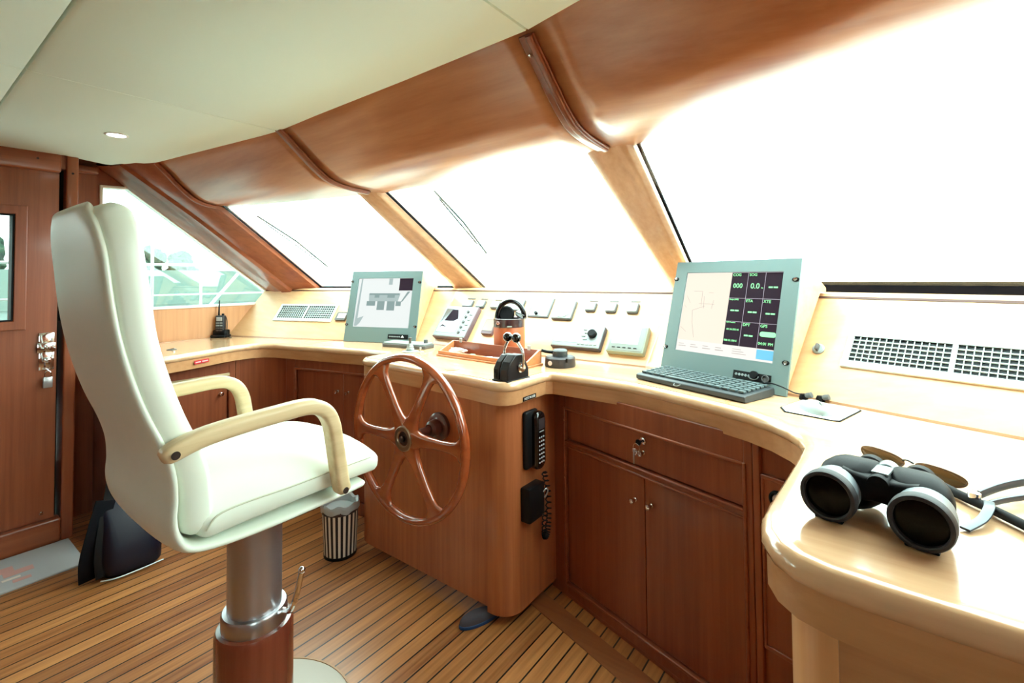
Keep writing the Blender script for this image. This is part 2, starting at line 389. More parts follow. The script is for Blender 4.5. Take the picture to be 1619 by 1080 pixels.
bm = NB()
prism(bm, [(XP, lineL(XP, .46)), cornL(.46), cornR(.46), (XS, lineR(XS, .46)), (XS, lineR(XS, .50)), cornR(.50), cornL(.50), (XP, lineL(XP, .50))], 0, 1.25, XY)
struct('wall_forward', bm, cabZ)
bm = NB(); box(bm, XP-.06, -.5, 0, XD-.062, -.12, 2.08); box(bm, XP-.02, -.12, 0, XD-.047, .60, 1.14); box(bm, XP-.02, .44, 1.14, XD-.047, .62, 2.08); box(bm, XP-.02, -.12, 1.71, XD-.047, .60, 2.08); struct('wall_port', bm, mat('dark_void', (20, 14, 14), .9))
# ------------------------------------------------------------------ windscreen, valance, posts
def pane(name, xa, xb, fa, fb, z0=1.27, z1=1.86):
    bm = NB(); n0 = .365-(z0-1.285)/.7; n1 = .365-(z1-1.285)/.7
    q = [(xa[0], fa(xa[0], n0), z0), (xb[0], fb(xb[0], n0), z0), (xb[1], fb(xb[1], n1), z1), (xa[1], fa(xa[1], n1), z1)]
    A = [bm.verts.new(p) for p in q]; B = [bm.verts.new((p[0], p[1]+.004, p[2]+.003)) for p in q]
    bm.faces.new(A); bm.faces.new(B[::-1])
    for i in range(4): bm.faces.new((A[i], A[(i+1) % 4], B[(i+1) % 4], B[i]))
    return struct(name, bm, glass)
fc = lambda x, n: 2.045+n
pane('window_3', (-3.45, -3.30), (-2.19, -2.12), lineL, lineL)
pane('window_4', (-2.15, -2.10), (-.74, -.74), fc, fc)
pane('window_5', (-.72, -.72), (1.0, .80), lineR, lineR)
# black rubber strips at the foot of the left and right panes
def strip(name, f, xa, xb, nn, z0, z1):
    bm = NB()
    P = [(xa, f(xa, nn)), (xb, f(xb, nn)), (xb, f(xb, nn+.02)), (xa, f(xa, nn+.02))]
    prism(bm, P, z0, z1, XY); return struct(name, bm, gasket)
strip('trim_5', lineR, -.68, XS, .335, 1.27, 1.326)
strip('trim_6', lineL, -3.36, -2.19, .345, 1.27, 1.299)
# valance: three curved veneer panels under the roof edge
prof = [(1.07, 2.075), (1.085, 2.03), (1.16, 1.968), (1.235, 1.905), (1.30, 1.857), (1.345, 1.835), (1.40, 1.822), (1.47, 1.815), (1.56, 1.811), (1.635, 1.811)]
profL = [(.945, 2.075), (.96, 2.03), (1.02, 1.968), (1.08, 1.905), (1.135, 1.857), (1.17, 1.835), (1.21, 1.822), (1.25, 1.815), (1.31, 1.811), (1.36, 1.811)]
def valance(name, pa, xa, pb, xb, n=14):
    bm = NB(); rows = []
    A = cat([(xa, y, z) for y, z in pa], 4); B = cat([(xb, y, z) for y, z in pb], 4)
    for k in range(n+1):
        t = k/n; rows.append([bm.verts.new(a.lerp(b, t)) for a, b in zip(A, B)])
    for a, b in zip(rows, rows[1:]):
        for i in range(len(a)-1): bm.faces.new((a[i], a[i+1], b[i+1], b[i]))
    o = struct(name, bm, valw, smooth=True, angle=60)
    s = o.modifiers.new('thick', 'SOLIDIFY'); s.thickness = .015; s.offset = 1
    return o
valance('trim_7', profL, -3.25, prof, -2.11)
valance('trim_8', prof, -2.11, prof, -.748)
k = math.tan(R(20.5)); dx = XS+.748
profR = [(y-dx*(.27+(.355-.27)*min(1, i/6)), z) for i, (y, z) in enumerate(prof)]
valance('trim_9', prof, -.748, profR, XS)
def bead(name, pts):
    bm = NB()
    off = [Vector((p.x, p.y, p.z)) for p in pts]
    sweep(bm, off, rr(.052, .012, .005, 3), side=(1, 0, 0))
    sweep(bm, [p+Vector((.010, -.004, -.007)) for p in off], rr(.022, .014, .006, 3), side=(1, 0, 0))
    return struct(name, bm, cabY, smooth=True)
bead('trim_10', cat([(-2.11, y-.004, z-.004) for y, z in prof[1:-1]], 4))
bead('trim_11', cat([(-.752, y-.004, z-.004) for y, z in prof[1:-1]], 4))
bead('trim_12', cat([(-3.245, y-.004, z-.004) for y, z in profL[1:-1]], 4))
sc = bpy.data.objects.new('trim_screw', None)
bm = NB(); lathe(bm, [(.005, 0), (.005, .003), (0, .004)], 12, T(-.765, 1.118, 1.985) @ RX(PI*.8)); obj('screw', bm, chrome, bpy.data.objects['trim_11'])
bpy.data.objects.remove(sc)
# raked posts between the panes
GN = Vector((0, -.573, -.819))
def post(name, bl, br, tl, tr, m=postw):
    bm = NB(); bl, br, tl, tr = map(Vector, (bl, br, tl, tr)); secs = []
    shape = [(0, 0), (.03, .016), (.10, .028), (.30, .032), (.55, .030), (.66, .022), (.72, .024), (.90, .022), (.97, .012), (1, 0), (1, -.03), (0, -.03)]
    for t in (0, .1, .25, .4, .55, .7, .85, 1):
        a = bl.lerp(tl, t); b = br.lerp(tr, t); secs.append([bm.verts.new(a.lerp(b, s)+GN*d) for s, d in shape])
    for a, b in zip(secs, secs[1:]):
        for i in range(len(shape)): bm.faces.new((a[i], a[(i+1) % len(shape)], b[(i+1) % len(shape)], b[i]))
    bm.faces.new(secs[0]); bm.faces.new(secs[-1][::-1])
    return struct(name, bm, m, smooth=True, angle=50)
post('trim_13', (-2.255, 2.39, 1.283), (-2.058, 2.43, 1.283), (-2.20, 1.56, 1.835), (-2.085, 1.60, 1.835))
post('trim_14', (-.795, 2.43, 1.283), (-.655, 2.375, 1.283), (-.85, 1.585, 1.845), (-.655, 1.57, 1.83))
for nm, a, b in (('trim_15', (-2.045, 2.435, 1.285), (-2.07, 1.62, 1.835)), ('trim_16', (-.638, 2.36, 1.285), (-.636, 1.56, 1.835)), ('trim_17', (-3.318, 2.045, 1.285), (-3.205, 1.30, 1.815))):
    a, b = Vector(a), Vector(b); bm = NB(); sweep(bm, [a, b], rr(.012, .012, .003, 2), side=(1, 0, 0)); struct(nm, bm, gasket)
# wide moulded corner post on the port side
bm = NB(); secs = []
S0 = (Vector((-3.70, 1.93, 1.20)), Vector((-3.325, 2.05, 1.275))); S1 = (Vector((-3.70, 1.14, 1.80)), Vector((-3.215, 1.305, 1.800))); S2 = (Vector((-3.70, .80, 2.06)), Vector((-3.235, .93, 2.06)))
shape = [(0, 0), (.0, .02), (.20, .045), (.34, .05), (.38, .062), (.56, .066), (.60, .05), (.78, .045), (.84, .03), (.97, .02), (1, 0), (1, -.03), (0, -.03)]
IN = Vector((.30, -.45, -.60)).normalized()
st = [(S0[0].lerp(S1[0], t), S0[1].lerp(S1[1], t)) for t in (0, .2, .4, .6, .8)] + [S1] + [(S1[0].lerp(S2[0], t), S1[1].lerp(S2[1], t)) for t in (.33, .66, 1)]
for a, b in st: secs.append([bm.verts.new(a.lerp(b, s)+IN*d) for s, d in shape])
for a, b in zip(secs, secs[1:]):
    for i in range(len(shape)): bm.faces.new((a[i], a[(i+1) % len(shape)], b[(i+1) % len(shape)], b[i]))
bm.faces.new(secs[0]); bm.faces.new(secs[-1][::-1])
struct('trim_18', bm, cabY, smooth=True, angle=30)

# ------------------------------------------------------------------ dashboard panels (the slanted fascia and its sill)
beadw = wood('bead_wood', (150, 108, 78), (172, 130, 98), axis='X')
def dashboard(label, endA, endB, z0=.95):
    t = thing('dashboard_panel', label, 'dashboard')
    pr = [(0, .951), (.255, 1.276), (.258, 1.283), (.268, 1.286), (.43, 1.286), (.43, 1.25), (.285, 1.25), (.05, .951)]
    bm = NB(); A = [bm.verts.new((*endA(n), z)) for n, z in pr]; B = [bm.verts.new((*endB(n), z)) for n, z in pr]
    bm.faces.new(A); bm.faces.new(B[::-1])
    for i in range(len(pr)): bm.faces.new((A[i], A[(i+1) % len(pr)], B[(i+1) % len(pr)], B[i]))
    obj('panel_face', bm, dash, t, smooth=True, angle=30)
    bm = NB(); pr = [(.2462, 1.2660), (.2515, 1.2728), (.2505, 1.2737), (.2452, 1.2669)]
    A = [bm.verts.new((*endA(n), z)) for n, z in pr]; B = [bm.verts.new((*endB(n), z)) for n, z in pr]
    bm.faces.new(A); bm.faces.new(B[::-1])
    for i in range(4): bm.faces.new((A[i], A[(i+1) % 4], B[(i+1) % 4], B[i]))
    obj('dark_seam', bm, mat('seam_dark', (70, 34, 22), .6), t)
    bm = NB(); pr = [(-.004, .9505), (.004, .9505), (.004, .957), (.0, .957)]
    A = [bm.verts.new((*endA(n), z)) for n, z in pr]; B = [bm.verts.new((*endB(n), z)) for n, z in pr]
    bm.faces.new(A); bm.faces.new(B[::-1])
    for i in range(4): bm.faces.new((A[i], A[(i+1) % 4], B[(i+1) % 4], B[i]))
    obj('bottom_bead', bm, beadw, t)
    return t
dashboard('pale wooden left dashboard panel with small air vent, beside the handheld radio', lambda n: (XP, lineL(XP, n)), lambda n: cornL(n))
dashboard('pale wooden centre dashboard panel full of gauges behind the throttle', lambda n: cornL(n), lambda n: cornR(n))
dashboard('pale wooden right dashboard panel with the long air vent', lambda n: cornR(n), lambda n: (XS, lineR(XS, n)))
# thin wooden strips over the two mitres
for nm, F in (('trim_19', cornL), ('trim_20', cornR)):
    bm = NB(); a = Vector((*F(0), .95)); b = Vector((*F(.255), 1.276)); sweep(bm, [a, b], rr(.008, .004, .001, 1), side=(1, 0, 0)); struct(nm, bm, ctr)

def gauge_plate(bm, wd, ht, th, r=.012, seg=5):
    """rounded rectangular case, lower left corner at 0,0, standing out along +Z"""
    sec = [(x+wd/2, y+ht/2) for x, y in rr(wd, ht, r, seg)]
    rings = []
    for k, z in ((1, 0), (1, th-.004), (.985, th-.001), (.965, th)):
        rings.append([bm.verts.new((wd/2+(x-wd/2)*k, ht/2+(y-ht/2)*k, z)) for x, y in sec])
    n = len(sec)
    for a, b in zip(rings, rings[1:]):
        for i in range(n): bm.faces.new((a[i], a[(i+1) % n], b[(i+1) % n], b[i]))
    bm.faces.new(rings[0][::-1]); bm.faces.new(rings[-1])
pale = mat('pale_case', (142, 152, 149), .45)
palescr = mat('pale_screen', (176, 188, 188), .25)
frost = mat('case_grey', (84, 84, 84), .5)
def small_gauge(s, v, wd, ht, label, mark=True, cover=pale):
    g = thing('square_gauge', label, 'gauge', FC @ T(s, v, .001), 'small square gauges on the centre dashboard')
    bm = NB(); gauge_plate(bm, wd, ht, .012, .010); obj('gauge_case', bm, frost, g, smooth=True)
    bm = NB(); gauge_plate(bm, wd-.008, ht-.008, .004, .008); bmesh.ops.transform(bm, matrix=T(.004, .005, .0125), verts=bm.verts); obj('gauge_cover', bm, cover, g, smooth=True)
    if mark:
        bm = NB(); box(bm, wd*.12, ht+.012, 0, wd*.95, ht+.018, .0015); obj('name_strip', bm, frost, g)
    return g
small_gauge(.085, .272, .078, .056, 'leftmost small square gauge on the centre dashboard, under a framed name strip')
small_gauge(.198, .272, .062, .056, 'second small square gauge from the left, above the silver radar display')
small_gauge(.312, .272, .064, .05, 'third small square gauge from the left, next to the headphones')
small_gauge(.942, .278, .058, .056, 'small square gauge, left one of the three right of the large round gauge')
small_gauge(1.056, .276, .058, .058, 'small square gauge, middle one of the three right of the large round gauge')
small_gauge(1.170, .276, .058, .06, 'small square gauge, right one of the three right of the large round gauge')
g = thing('framed_panel', 'flat framed panel with a small black knob at its foot, behind the headphones', 'gauge', FC @ T(.60, .228, .001))
bm = NB(); gauge_plate(bm, .135, .13, .007, .004); obj('panel_case', bm, frost, g, smooth=True)
bm = NB(); box(bm, .008, .008, .007, .127, .122, .0085); obj('panel_plate', bm, pale, g)
bm = NB(); lathe(bm, [(.009, 0), (.008, .014), (0, .015)], 16, T(.055, .022, .008)); obj('knob', bm, blk, g, smooth=True)
g = thing('depth_gauge', 'square instrument partly hidden right behind the headphones', 'gauge', FC @ T(.43, .262, .001))
bm = NB(); gauge_plate(bm, .118, .078, .012, .010); obj('gauge_case', bm, frost, g, smooth=True)
bm = NB(); gauge_plate(bm, .108, .068, .003, .008); bmesh.ops.transform(bm, matrix=T(.005, .005, .0125), verts=bm.verts); obj('gauge_cover', bm, palescr, g, smooth=True)
g = thing('round_dial_gauge', 'large square gauge with a round dial on the centre dashboard', 'gauge', FC @ T(.760, .219, .001))
bm = NB(); gauge_plate(bm, .122, .122, .014, .010); obj('gauge_case', bm, frost, g, smooth=True)
bm = NB(); gauge_plate(bm, .114, .114, .003, .008); bmesh.ops.transform(bm, matrix=T(.004, .004, .014), verts=bm.verts); obj('gauge_cover', bm, pale, g, smooth=True)
bm = NB(); lathe(bm, [(.050, 0), (.050, .003), (.046, .004), (.044, .002), (0, .002)], 40, T(.061, .061, .0165)); obj('dial', bm, palescr, g, smooth=True)
g = thing('chart_plotter', 'silver chart plotter with round black knob on the centre dashboard', 'display', FC @ T(.826, .052, .002))
bm = NB(); gauge_plate(bm, .272, .130, .024, .006); obj('plotter_case', bm, mat('plotter_edge', (70, 64, 70), .4), g, smooth=True)
bm = NB(); gauge_plate(bm, .264, .122, .004, .006); bmesh.ops.transform(bm, matrix=T(.004, .004, .0235), verts=bm.verts); obj('plotter_face', bm, ltgrey, g, smooth=True)
bm = NB(); box(bm, .016, .028, .0275, .150, .112, .029); obj('screen', bm, palescr, g)
bm = NB(); lathe(bm, [(.022, 0), (.021, .018), (.017, .021), (0, .021)], 28, T(.218, .078, .0275)); obj('knob', bm, blkr, g, smooth=True)
for i in range(4):
    bm = NB(); rbox(bm, .160+.012*(i % 2), .100-.018*i, .0275, .182+.012*(i % 2), .108-.018*i, .031, .002); obj('button', bm, pale, g)
for i in range(5):
    bm = NB(); rbox(bm, .150+.022*i, .018, .0275, .166+.022*i, .026, .031, .002); obj('button', bm, pale, g)
g = thing('repeater_display', 'pale boxy display with five black buttons, right end of the centre dashboard', 'display', FC @ T(1.132, .050, .002))
bm = NB(); gauge_plate(bm, .182, .142, .030, .006); obj('display_case', bm, mat('sage_case', (150, 162, 148), .45), g, smooth=True)
bm = NB(); gauge_plate(bm, .172, .132, .003, .006); bmesh.ops.transform(bm, matrix=T(.005, .005, .0295), verts=bm.verts); obj('display_face', bm, pale, g, smooth=True)
bm = NB(); box(bm, .022, .040, .032, .150, .126, .0335); obj('screen', bm, palescr, g)
for i in range(5):
    bm = NB(); rbox(bm, .030+.026*i, .018, .032, .046+.026*i, .023, .0355, .002); obj('button', bm, blk, g)
g = thing('radar_display', 'silver radar display with a column of knobs, left end of the centre dashboard', 'display', FC @ T(-.010, .040, .002))
bm = NB(); gauge_plate(bm, .262, .222, .034, .005); obj('display_case', bm, mat('maroon_grey_case', (96, 74, 80), .4), g, smooth=True)
bm = NB(); gauge_plate(bm, .256, .214, .004, .005); bmesh.ops.transform(bm, matrix=T(.003, .004, .0335), verts=bm.verts); obj('display_face', bm, ltgrey, g, smooth=True)
bm = NB(); box(bm, .020, .030, .0375, .176, .196, .0390); obj('screen', bm, mirror, g)
bm = NB(); prism(bm, [(.022, .058), (.045, .082), (.082, .070), (.082, .066), (.048, .072)], .039, .0394, XY); prism(bm, [(.046, .110), (.120, .110), (.150, .128), (.118, .190), (.070, .190)], .039, .0394, XY); obj('screen_reflection', bm, reflm, g)  # dark reflection painted as flat shapes on the screen
for i in range(5):
    bm = NB(); lathe(bm, [(.0085, 0), (.008, .008), (0, .009)], 16, T(.204, .035+.036*i, .0375)); obj('knob', bm, frost, g, smooth=True)
for i in range(4):
    bm = NB(); rbox(bm, .225, .050+.036*i, .0375, .246, .060+.036*i, .041, .002); obj('button', bm, pale, g)
g = thing('small_meter', 'small framed meter low on the centre dashboard, left of the tan case', 'gauge', FC @ T(.338, .092, .002))
bm = NB(); gauge_plate(bm, .080, .098, .020, .006); obj('meter_case', bm, mat('maroon_grey_case', (96, 74, 80), .4), g, smooth=True)
bm = NB(); box(bm, .006, .020, .020, .074, .092, .0215); obj('meter_face', bm, mat('smoky_face', (150, 140, 120), .25), g)

# air vents
def vent(label, F, s, v, wd, ht, rows, cols, tilt=True):
    g = thing('air_vent', label, 'vent', F @ T(s, v, .001))
    bm = NB()
    for a in ((-.018, -.022, wd+.018, 0), (-.018, ht, wd+.018, ht+.014), (-.018, 0, 0, ht), (wd, 0, wd+.018, ht)): box(bm, a[0], a[1], 0, a[2], a[3], .008)
    box(bm, wd/2-.006, 0, 0, wd/2+.006, ht, .008)
    obj('vent_frame', bm, ventm, g, bevel=.002)
    bm = NB(); box(bm, 0, 0, .0002, wd, ht, .0012); obj('duct', bm, ventd, g)
    for half in range(2):
        x0 = half*(wd/2+.006); x1 = x0+wd/2-.006; bm = NB()
        for i in range(1, rows): y = ht*i/rows; box(bm, x0, y-.0011, .001, x1, y+.0011, .007)
        n = cols//2
        for i in range(1, n): x = x0+(x1-x0)*i/n; box(bm, x-.0009, 0, .001, x+.0009, ht, .0055)
        obj('vent_louvre', bm, ventm, g)
    return g
vent('long white air vent on the right dashboard panel', FR, .748, .153, .50, .096, 6, 28)
vent('short white air vent on the left dashboard panel above the radio', FL, -1.304, .160, .462, .106, 6, 26)
g = thing('switch_box', 'small grey framed switch plate between the left vent and the left monitor', 'switch', FL @ T(-.795, .150, .001))
bm = NB(); gauge_plate(bm, .085, .065, .014, .008); obj('switch_case', bm, frost, g, smooth=True)
bm = NB(); box(bm, .018, .016, .014, .078, .052, .0155); obj('switch_face', bm, white, g)
g = thing('rotary_switch', 'round grey rotary knob on the right dashboard beside the big monitor', 'knob', FR @ T(.652, .187, .001))
bm = NB(); lathe(bm, [(.019, 0), (.019, .004), (.015, .007), (0, .007)], 28); obj('knob_plate', bm, ltgrey, g, smooth=True)
bm = NB(); rbox(bm, -.005, -.012, .006, .005, .012, .022, .003); obj('knob_grip', bm, frost, g, smooth=True)

# ------------------------------------------------------------------ counter top
outl = [(-3.70, 1.66), (-3.70, .80), (-2.93, .80), (-2.945, .92), (-2.965, 1.0), (-3.004, 1.116), (-3.055, 1.235), (-3.085, 1.34), (-3.082, 1.42), (-3.05, 1.475), (-2.985, 1.512),
        (-2.90, 1.53), (-2.70, 1.572), (-2.36, 1.648), (-2.125, 1.692), (-2.10, 1.66), (-2.095, 1.55), (-2.085, 1.51), (-2.055, 1.484), (-2.01, 1.476), (-1.86, 1.472), (-1.55, 1.452), (-1.30, 1.433),
        (-1.17, 1.42), (-1.135, 1.424), (-1.105, 1.445), (-1.09, 1.48), (-1.086, 1.53), (-1.086, 1.60), (-1.085, 1.685), (-1.068, 1.70), (-.98, 1.70), (-.82, 1.698), (-.715, 1.69), (-.60, 1.655), (-.48, 1.612), (-.378, 1.571),
        (-.30, 1.535), (-.235, 1.49), (-.185, 1.438), (-.152, 1.385), (-.137, 1.32), (-.140, 1.22), (-.148, 1.08), (-.155, .97), (-.157, .90), (-.148, .85), (-.128, .812), (-.098, .785), (-.055, .770), (0, .765), (.125, .762), (XS, .762),
        (XS, 1.50), (-.80, 2.115), (-2.13, 2.115)]
def offset(P, d):
    n = len(P); P = [Vector((a, b, 0)) for a, b in P]; out = []
    for i in range(n):
        e1 = (P[i]-P[i-1]).normalized(); e2 = (P[(i+1) % n]-P[i]).normalized()
        n1 = Vector((-e1.y, e1.x, 0)); n2 = Vector((-e2.y, e2.x, 0)); k = n1+n2; k = k/max(k.length_squared/2, .4); out.append(P[i]+k*d)
    return out
sgn = sum(outl[i][0]*outl[(i+1) % len(outl)][1]-outl[(i+1) % len(outl)][0]*outl[i][1] for i in range(len(outl)))
sgn = 1 if sgn > 0 else -1
ct = thing('countertop', 'long glossy wooden counter, lightened by window light, that runs under all the instruments', 'countertop')
bm = NB(); rings = []
for d, z in ((.014, .914), (.004, .919), (0, .930), (.002, .941), (.009, .950), (.018, .9535), (.028, .9525), (.036, .9505), (.046, .950)):
    rings.append([bm.verts.new((p.x, p.y, z)) for p in offset(outl, d*sgn)])
n = len(outl)
for a, b in zip(rings, rings[1:]):
    for k in range(n): bm.faces.new((a[k], a[(k+1) % n], b[(k+1) % n], b[k]))
for rg in (rings[0], rings[-1]):
    for t3 in tessellate_polygon([[v.co for v in rg]]): bm.faces.new([rg[i] for i in t3])
obj('worktop', bm, ctr, ct, smooth=True, angle=50)
fr_i = list(range(2, outl.index((XS, .762))+1))
def band(name, idx, d0, d1, z0, z1, m, parent, src=outl):
    bm = NB(); A = offset(src, d0*sgn); B = offset(src, d1*sgn)
    pa = [[bm.verts.new((A[i].x, A[i].y, z)), bm.verts.new((B[i].x, B[i].y, z))] for z in (z0, z1) for i in idx]
    m_ = len(idx)
    for k in range(m_-1):
        a0, a1, b0, b1 = pa[k], pa[k+1], pa[k+m_], pa[k+1+m_]
        bm.faces.new((a0[0], a1[0], b1[0], b0[0])); bm.faces.new((a0[1], b0[1], b1[1], a1[1]))
        bm.faces.new((a0[0], a0[1], a1[1], a1[0])); bm.faces.new((b0[0], b1[0], b1[1], b0[1]))
    for k in (0, m_-1): bm.faces.new((pa[k][0], pa[k][1], pa[k+m_][1], pa[k+m_][0]))
    return obj(name, bm, m, parent, smooth=True, angle=40)
fas = wood('fascia_wood_lit', (176, 122, 80), (208, 156, 112), axis='X', rough=.28, coat=.5, fine=26, long=1.2)  # same veneer again, lightened in colour for the light on the counter edge
band('fascia', fr_i, .008, .028, .865, .917, fas, ct)
bm = NB()
for a, b in (((-.372, 1.60), (-.377, 1.80)), ((-2.80, 1.60), (-2.86, 1.83))):
    a, b = Vector((*a, 0)), Vector((*b, 0)); d = (b-a).normalized(); q = Vector((-d.y, d.x, 0))*.006
    prism(bm, [(p.x, p.y) for p in (a-q, b-q, b+q, a+q)], .9498, .9508, XY)
obj('joint_strip', bm, fas, ct)
lab = thing('not_in_use_label', 'small black NOT IN USE label on the counter edge above the phone', 'label', frame((-1.0925, 1.525, .868), (0, 1, 0), (0, 0, 1), (1, 0, 0)))
bm = NB(); box(bm, 0, 0, 0, .088, .017, .0015); obj('label_plate', bm, blk, lab)
text('label_text', 'NOT IN USE', .0135, white, lab, T(.044, .0042, .0016), 'CENTER')
e = Vector((.0985, .995, 0)); e = (Vector((-3.055, 1.235, 0))-Vector((-3.004, 1.116, 0))).normalized(); nrm = Vector((e.y, -e.x, 0))
o = Vector((-3.004, 1.116, .888))+nrm*(-.004)+e*(-.048)
lab = thing('red_label', 'small red label with white lettering on the left counter edge', 'label', frame(o, e, (0, 0, 1), nrm))
bm = NB(); box(bm, 0, 0, 0, .094, .020, .0015); obj('label_plate', bm, redlab, lab)
lm_ = mat('pinkish_white', (250, 200, 200), .5)
for x0, n_ in ((.008, 8), (.050, 9)):
    bm = NB()
    for q in range(n_): box(bm, x0+q*.0042, .007, .0015, x0+q*.0042+.0030, .0135, .0019)
    box(bm, x0, .0095, .0015, x0+n_*.0042-.001, .0108, .0019); obj('label_text', bm, lm_, lab)

# ------------------------------------------------------------------ cabinets
def knob(parent, x, z, y=0, r=.010, m=chrome):
    bm = NB(); lathe_y(bm, [(r*.8, 0), (r*.8, .003), (r*.45, .005), (r*.45, .012), (r*.9, .015), (r, .020), (r*.9, .026), (0, .028)], T(x, y, z), 20)
    return obj('knob', bm, m, parent, smooth=True)
def panel(name, parent, x0, z0, x1, z1, y=.012, th=.02, m=cabZ):
    bm = NB(); box(bm, x0, y, z0, x1, y+th, z1); return obj(name, bm, m, parent, bevel=.0025)
# right base cabinet: local x along the face, +y into the cabinet
a17 = -R(17)
cb = thing('base_cabinet', 'dark wooden base cabinet with key-locked drawer above two doors, right of the helm', 'cabinet', T(-1.10, 1.80, 0) @ RZ(a17))
bm = NB()
for a in ((-.045, .01, .040, .875), (.82, .01, .846, .875), (.040, .792, .82, .875), (.040, .012, .82, .050), (.040, .632, .82, .655)): box(bm, a[0], 0, a[1], a[2], .035, a[3])
obj('face_frame', bm, cabZ, cb, bevel=.003)
bm = NB(); z = lambda p, a: (p[0], a, p[1])
for a in ((.040, .786, .82, .796), (.040, .050, .82, .060)): box(bm, a[0], -.006, a[1], a[2], .01, a[3])
box(bm, .032, -.006, .050, .042, .01, .796); box(bm, .818, -.006, .050, .828, .01, .796); box(bm, .040, -.006, .650, .82, .01, .658); box(bm, .040, -.006, .629, .82, .01, .637)
obj('moulding', bm, cabX, cb, bevel=.003)
bm = NB(); box(bm, -.05, 0, 0, .90, .03, .014); obj('plinth', bm, cabX, cb)
dr = panel('drawer', cb, .042, .660, .818, .784)
knob(dr, .445, .715, .012)
bm = NB(); lathe_y(bm, [(.013, 0), (.013, .006), (.010, .008), (.004, .008), (.004, .003), (0, .003)], T(.445, .012, .757), 22); obj('drawer_lock', bm, chrome, dr, smooth=True)
d_ = panel('door', cb, .042, .062, .4455, .627); knob(d_, .404, .533, .012)
d_ = panel('door', cb, .4480, .062, .818, .627); knob(d_, .476, .537, .012)
bm = NB()
for z_ in (.74, .50, .14): lathe_y(bm, [(.004, 0), (.004, .003), (0, .003)], T(.0425, -.004, z_), 10)
obj('hinge_screw', bm, chrome, cb)
bm = NB(); box(bm, .849, -.004, .01, .869, .03, .875); obj('corner_post', bm, cabZ, cb, bevel=.003)
bm = NB(); box(bm, .869, .01, 0, 1.12, .03, .875); obj('corner_panel', bm, cabZ, cb)
cd = None
bm = NB(); box(bm, .876, .0, .30, 1.06, .012, .770); cd = obj('corner_door', bm, cabZ, cb, bevel=.003)
bm = NB()
for a in ((.872, .768, 1.066, .780), (.872, .29, 1.066, .302)): box(bm, a[0], -.004, a[1], a[2], .012, a[3])
box(bm, .872, -.004, .30, .880, .012, .77); obj('door_moulding', bm, cabX, cd, bevel=.002)
bm = NB(); lathe_y(bm, [(.024, 0), (.024, .004), (.019, .005), (.017, .001), (0, .001)], T(.918, 0, .722), 26); obj('latch_ring', bm, blk, cd, smooth=True)
bm = NB(); lathe_y(bm, [(.014, 0), (.013, .006), (0, .008)], T(.918, 0, .722), 20); obj('latch_button', bm, silverf, cd, smooth=True)
# keys in the drawer lock
ky = thing('key_ring', 'key with a ring hanging from the drawer lock in the right cabinet', 'key', T(-1.10, 1.80, 0) @ RZ(a17) @ T(.445, .003, .757))
bm = NB(); rbox(bm, -.0012, -.022, -.004, .0012, 0, .004, .0008); lathe_y(bm, [(.010, 0), (.011, .001), (.011, .004), (0, .005)], T(0, -.018, 0), 16); obj('lock_key', bm, blk, ky, smooth=True)
bm = NB(); tube(bm, [(-.004+.014*math.cos(a), -.026, -.018+.014*math.sin(a)) for a in [2*PI*k/20 for k in range(20)]], .0012, 6, closed=True); obj('ring', bm, chrome, ky, smooth=True)
bm = NB(); rbox(bm, -.019, -.030, -.036, -.007, -.027, -.024, .001, M=None); rbox(bm, -.017, -.030, -.078, -.012, -.027, -.034, .001); obj('spare_key', bm, silverf, ky, smooth=True)
bm = NB(); tube(bm, [(-.008+.008*math.cos(a), -.030+.004*math.sin(a*2), -.034+.012*math.sin(a)) for a in [2*PI*k/16 for k in range(16)]], .001, 6, closed=True); obj('ring', bm, chrome, ky, smooth=True)

# forward-left cabinet
Lang = math.atan2(.215, .976)
cb2 = thing('base_cabinet', 'dark wooden double-door base cabinet left of the helm, behind the steering wheel', 'cabinet', T(-2.846, 1.585, 0) @ RZ(Lang))
bm = NB()
for a in ((-.10, 0, -.02, .875), (.73, 0, .76, .875), (-.02, .80, .73, .875), (-.02, 0, .73, .07)): box(bm, a[0], 0, a[1], a[2], .03, a[3])
obj('face_frame', bm, cabZ, cb2, bevel=.003)
bm = NB(); box(bm, -.026, -.006, .060, -.014, .01, .81); box(bm, -.02, -.006, .796, .73, .01, .808); obj('moulding', bm, cabX, cb2, bevel=.003)
for x0, x1, kx in ((-.012, .356, .318), (.359, .728, .398)):
    d_ = panel('door', cb2, x0, .074, x1, .793); knob(d_, kx, .688, .012)
# corner panel and port cabinet
cb3 = thing('base_cabinet', 'wooden port-side cabinet with one door and knob, under the handheld radio', 'cabinet', T(0, 0, 0))
bm = NB()
prism(bm, [(-3.13, 1.36), (-3.105, 1.42), (-3.05, 1.50), (-2.95, 1.565), (-2.93, 1.57), (-2.95, 1.60), (-3.16, 1.50), (-3.16, 1.36)], 0, .875, XY)
obj('corner_panel', bm, cabZ, cb3, smooth=True)
MP = frame((-3.12, 1.365, 0), (0, -1, 0), (-1, 0, 0), (0, 0, 1))     # x runs aft, y runs outboard
def bxp(bm, x0, y0, z0, x1, y1, z1): box(bm, x0, y0, z0, x1, y1, z1, MP)
bm = NB()
for a in ((.0, 0, .022, .875), (.024, 0, .060, .875), (.060, .79, .565, .875), (.060, 0, .565, .07), (.54, 0, .565, .875)): bxp(bm, a[0], 0, a[1], a[2], .03, a[3])
obj('face_frame', bm, cabZ, cb3, bevel=.002)
bm = NB(); bxp(bm, .064, .014, .075, .53, .03, .775); d_ = obj('door', bm, cabZ, cb3, bevel=.003)
